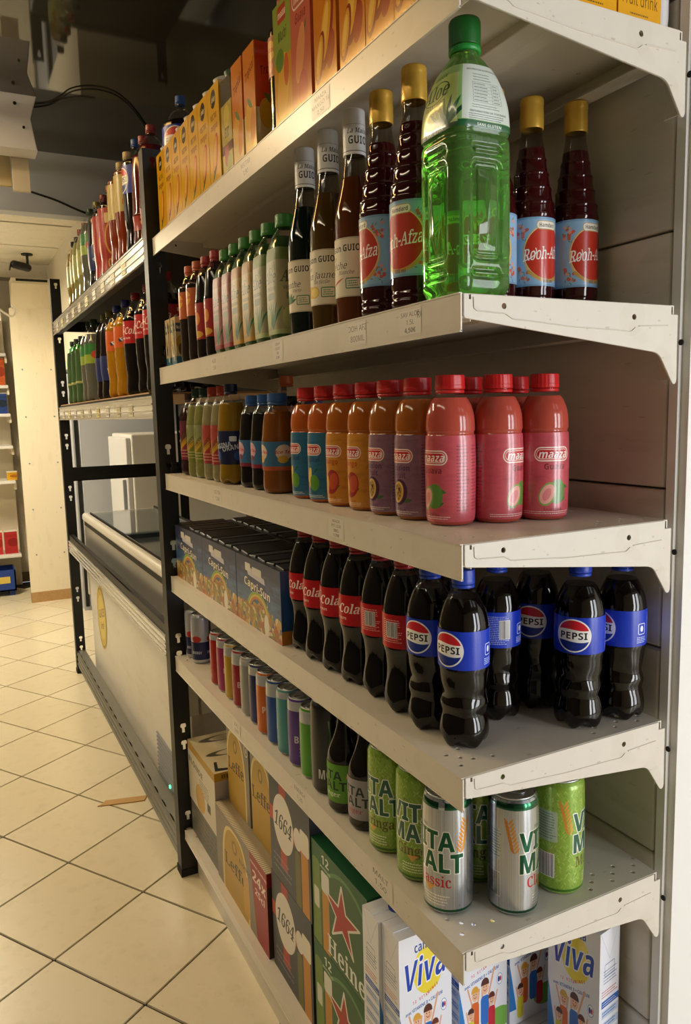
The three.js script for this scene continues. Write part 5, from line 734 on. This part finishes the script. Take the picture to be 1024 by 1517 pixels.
// base shelf: beer packs and milk
{
  const y = Y.base, bx = (nm, w, h, d, tex, pos, l, g, extra) => { const t = thing(nm, l, 'box', pos, AISLE, g); part('carton_body', wrapBox(w, h, d), print(tex, 0.45), t); if (extra) extra(t); return t; };
  bx('beer_box', 0.355, 0.198, 0.237, leffe24, [0.017 + 0.1185, y, -0.911], 'large brown beer box with red 24x corner on the base shelf', null, (t) => { part('handle_slot', box(-0.045, 0.045, 0.198, 0.1986, -0.006, 0.006), M.dark, t, [0.06, 0, 0.02]); });
  bx('beer_box', 0.236, 0.098, 0.2, boxGrey, [0.02 + 0.1, y, -1.215], 'plain grey box under the white and gold box', null, (t) => part('flap_seam', box(-0.11, 0.11, 0.0975, 0.0985, -0.004, 0.004), M.dark, t));
  bx('beer_box', 0.246, 0.17, 0.21, boxWhite, [0.019 + 0.105, y + 0.099, -1.216], 'white and gold beer box with cut corner handle', null, (t) => { const s = new THREE.Shape(); s.moveTo(0, 0); s.lineTo(-0.05, 0.012); s.lineTo(-0.05, 0.02); s.lineTo(-0.012, 0.012); s.lineTo(0.0, 0.045); s.lineTo(0.008, 0.045); s.closePath(); const g = new THREE.ExtrudeGeometry(s, { depth: 0.0008, bevelEnabled: false }); g.rotateX(-Math.PI / 2); part('handle_cut', g, M.dark, t, [0.11, 0.1701, 0.098]); });
  [[-0.828, 'brown six-pack with yellow arch on the 24x box, nearer the viewer'], [-1.0, 'brown six-pack with yellow arch on the 24x box, nearer the post']].forEach(([z, l]) => bx('beer_pack', 0.158, 0.215, 0.135, leffePack, [0.052 + 0.0675, y + 0.199, z], l, 'brown beer six-packs', (t) => part('carry_slot', box(-0.04, 0.04, 0.2152, 0.2158, -0.012, 0.012), M.dark, t)));
  [[y, 'dark grey beer box with white oval badge, lower of two'], [y + 0.219, 'dark grey beer box with white oval badge, upper of two']].forEach(([yy, l], i) => bx('beer_box', 0.203, 0.218, 0.22, box1664, [0.024 + 0.11, yy, -0.62 + i * 0.006], l, 'dark grey beer boxes', (t) => part('flap_seam', box(-0.1, 0.1, 0.2175, 0.2186, -0.002, 0.002), M.dark, t)));
  [[y, 'green beer box with red star, lower of two'], [y + 0.199, 'green beer box with red star, upper of two']].forEach(([yy, l]) => bx('beer_box', 0.215, 0.198, 0.2, boxHein, [0.026 + 0.1, yy, -0.404], l, 'green beer boxes', (t) => part('flap_seam', box(-0.1, 0.1, 0.1975, 0.1986, -0.002, 0.002), M.dark, t)));
  const mk = [[0.068, -0.216, 0, 0, 'white milk carton at the left front under the lip'], [0.062, -0.267, 0, 0, 'white milk carton behind the left front one, blue cap showing'], [0.177, -0.217, 0, 0, 'white milk carton second from the left, front face forward'], [0.281, -0.222, 0, 0, 'white milk carton in the middle, half hidden by the furthest right one'], [0.3055, -0.108, -80, 0, 'white milk carton furthest right, showing its bright narrow side']];
  mk.forEach(([x, z, a, t, l], i) => { place(P.milk, [x, y + 0.161, z], faceAt(a), l, 'milk cartons'); });
  // a printed tray of the same milk carries the upper cartons
  const tr = thing('milk_tray', 'tray of white milk cartons carrying the upper milk cartons', 'tray', [0.185, y, -0.145], 0);
  part('tray_base', merge([box(-0.163, 0.158, 0, 0.004, -0.149, 0.135), box(-0.163, 0.158, 0.004, 0.05, 0.132, 0.135), box(-0.163, 0.158, 0.004, 0.05, -0.149, -0.146), box(-0.163, -0.16, 0.004, 0.05, -0.146, 0.132), box(0.155, 0.158, 0.004, 0.05, -0.146, 0.132)]), mat(0xb59a70, 0.8), tr);
  const low = wrapBox(0.102, 0.156, 0.054), lowM = print(milkTex, 0.2);
  for (let i = 0; i < 3; i++) for (let j = 0; j < 5; j++) part('carton', low, lowM, tr, [-0.107 + i * 0.1045, 0.0042, -0.118 + j * 0.0555]);
}
// top shelf: cartons
{
  const y = Y.top + 0.0005, X = 0.05, C = (p, z, l, x = X, a = -90) => place(p, [x, y, z], faceAt(a), l, 'fruit juice cartons on the top shelf');
  [-0.045, -0.118, -0.188, -0.262, -0.344].forEach((z, i) => C(P.cm, z, `orange mango carton on the top shelf, ${nth[i]} from the viewer's end`));
  C(P.cp, -0.427, 'pink-orange guava carton on the top shelf'); C(P.cg, -0.5, 'green and orange carton with green cap on top shelf');
  place(P.dor, [0.052, y, -0.566], AISLE, 'dark soda bottle between cartons on the top shelf', 'bottles on the top shelf');
  C(P.co, -0.655, 'orange and red carton on the top shelf beside the dark bottle', 0.046); C(P.co, -0.72, 'orange carton on the top shelf beside the dark-topped one', 0.046); C(P.cd, -0.785, 'dark-topped carton with green cap on the top shelf', 0.047);
  [-0.856, -0.928, -1.0, -1.072, -1.144, -1.216, -1.288].forEach((z, i) => C(P.cy, z, `yellow nectar carton with white cap, ${nth[i]} from the dark-topped carton`));
  C(P.cf, -0.056, 'yellow carton reading fruit drink, at the top right beside the white bottle', 0.283, 0); C(P.cf, -0.056, 'yellow carton at the top right, left of its twin', 0.208, 0); C(P.cf, -0.056, 'yellow carton at the top right, behind the bracket corner', 0.132, 0);
  const t = thing('squeeze_bottle', 'white squeeze bottle with red label at the top right', 'bottle', [0.3335, y + 0.0005, -0.04]);
  part('bottle', rev(smooth([[0.0005, 0.002], [0.01, 0], [0.013, 0.004], [0.013, 0.13], [0.011, 0.145], [0.008, 0.15]], 4), 24), mat(0xdad8d6, 0.3), t); part('label', rev([[0.0133, 0.02], [0.0133, 0.11]], 24), print(strip(256, 128, '#d8d4d0', (g) => { T.fill(g, '#a8242c', 0, 0, 256, 60); T.text(g, 'LAIT', 128, 94, 36, '#3a3a44'); }), 0.4), t); part('cap', cyl(0.01, 0.018, 0, 0.15, 0, 18), capMat(0xd0cdc8), t);
}
// the rack's two boards of large bottles
{
  const G1 = 'large bottles on the upper rack board', G2 = 'large bottles on the lower rack board';
  const a = [[P.Bpal2, -3.0, 'pale bottle with dark cap at the far end of the upper board'], [P.Bpal2, -2.9, 'pale bottle second from the far end of the upper board'], [P.Bpal, -2.8, 'pale red-capped bottle third from the far end of the upper board'], [P.Bpal, -2.68, 'pale red-capped bottle fourth from the far end of the upper board'], [P.B7, -2.55, 'clear lemonade bottle with green label on the upper board'], [P.Bblu, -2.4, 'dark bottle with blue label on the upper board'], [P.Bred, -2.26, 'tall red-labelled bottle on the upper board, further one'], [P.Bred, -2.14, 'tall red-labelled bottle on the upper board, nearer one'], [P.Bjus, -1.94, 'large juice bottle with cream label on the upper board'], [P.Bjus, -1.83, 'large juice bottle with cream label beside the dark red bottles'], [P.Bpep, -1.71, 'dark red bottle with blue cap, third from the post'], [P.Bgre, -1.615, 'dark red bottle with small label, second from the post'], [P.Bgre, -1.522, 'dark red bottle with small label next to the post']];
  for (const [p, z, l] of a) place(p, [0.055, U1, z], AISLE, l, G1);
  place(P.Bpep2, [0.115, U1, -1.425], AISLE + 0.9, 'big cola bottle with blue cap rising behind the yellow cartons', G1); place(P.Bolv, [0.16, U1, -1.66], AISLE, 'yellow-brown bottle seen over the black post', G1); place(P.Bpep, [0.2, U1, -1.5], AISLE, 'second big cola bottle behind the blue-capped one', G1);
  const b = [[P.Bgrn, -3.25, 'green bottle at the far end of the lower board'], [P.Bgrn, -3.12, 'green bottle second from the far end of the lower board'], [P.Bgrn, -2.98, 'green bottle third from the far end of the lower board'], [P.B7, -2.75, 'clear lemonade bottle with green and yellow label on the lower board'], [P.B7, -2.64, 'clear lemonade bottle behind the first one on the lower board'], [P.Bblu, -2.4, 'dark blue-labelled bottle beside the lemonade'], [P.Bblu, -2.29, 'dark blue-labelled bottle beside the orange soda'], [P.Bfan, -2.15, 'orange soda bottle, further one'], [P.Bfan, -2.0, 'orange soda bottle, nearer one'], [P.Bcok, -1.84, 'large red-labelled cola bottle beside the orange soda'], [P.Bcok, -1.67, 'large red-labelled cola bottle, second from the post'], [P.Bcok, -1.56, 'large red-labelled cola bottle next to the post'], [P.Bcok, -1.45, 'large red-labelled cola bottle seen through the post']];
  for (const [p, z, l] of b) place(p, [0.057, U2, z], AISLE + 0.15, l, G2);
  place(P.Bcok, [0.16, U2, -1.47], AISLE, 'large cola bottle in the second row behind the post', G2); place(P.Bcok, [0.16, U2, -1.58], AISLE, 'large cola bottle in the second row, further from the post', G2);
}
scene.traverse((o) => { if (o.isMesh) { o.castShadow = true; o.receiveShadow = true; } });
renderer.render(scene, camera);
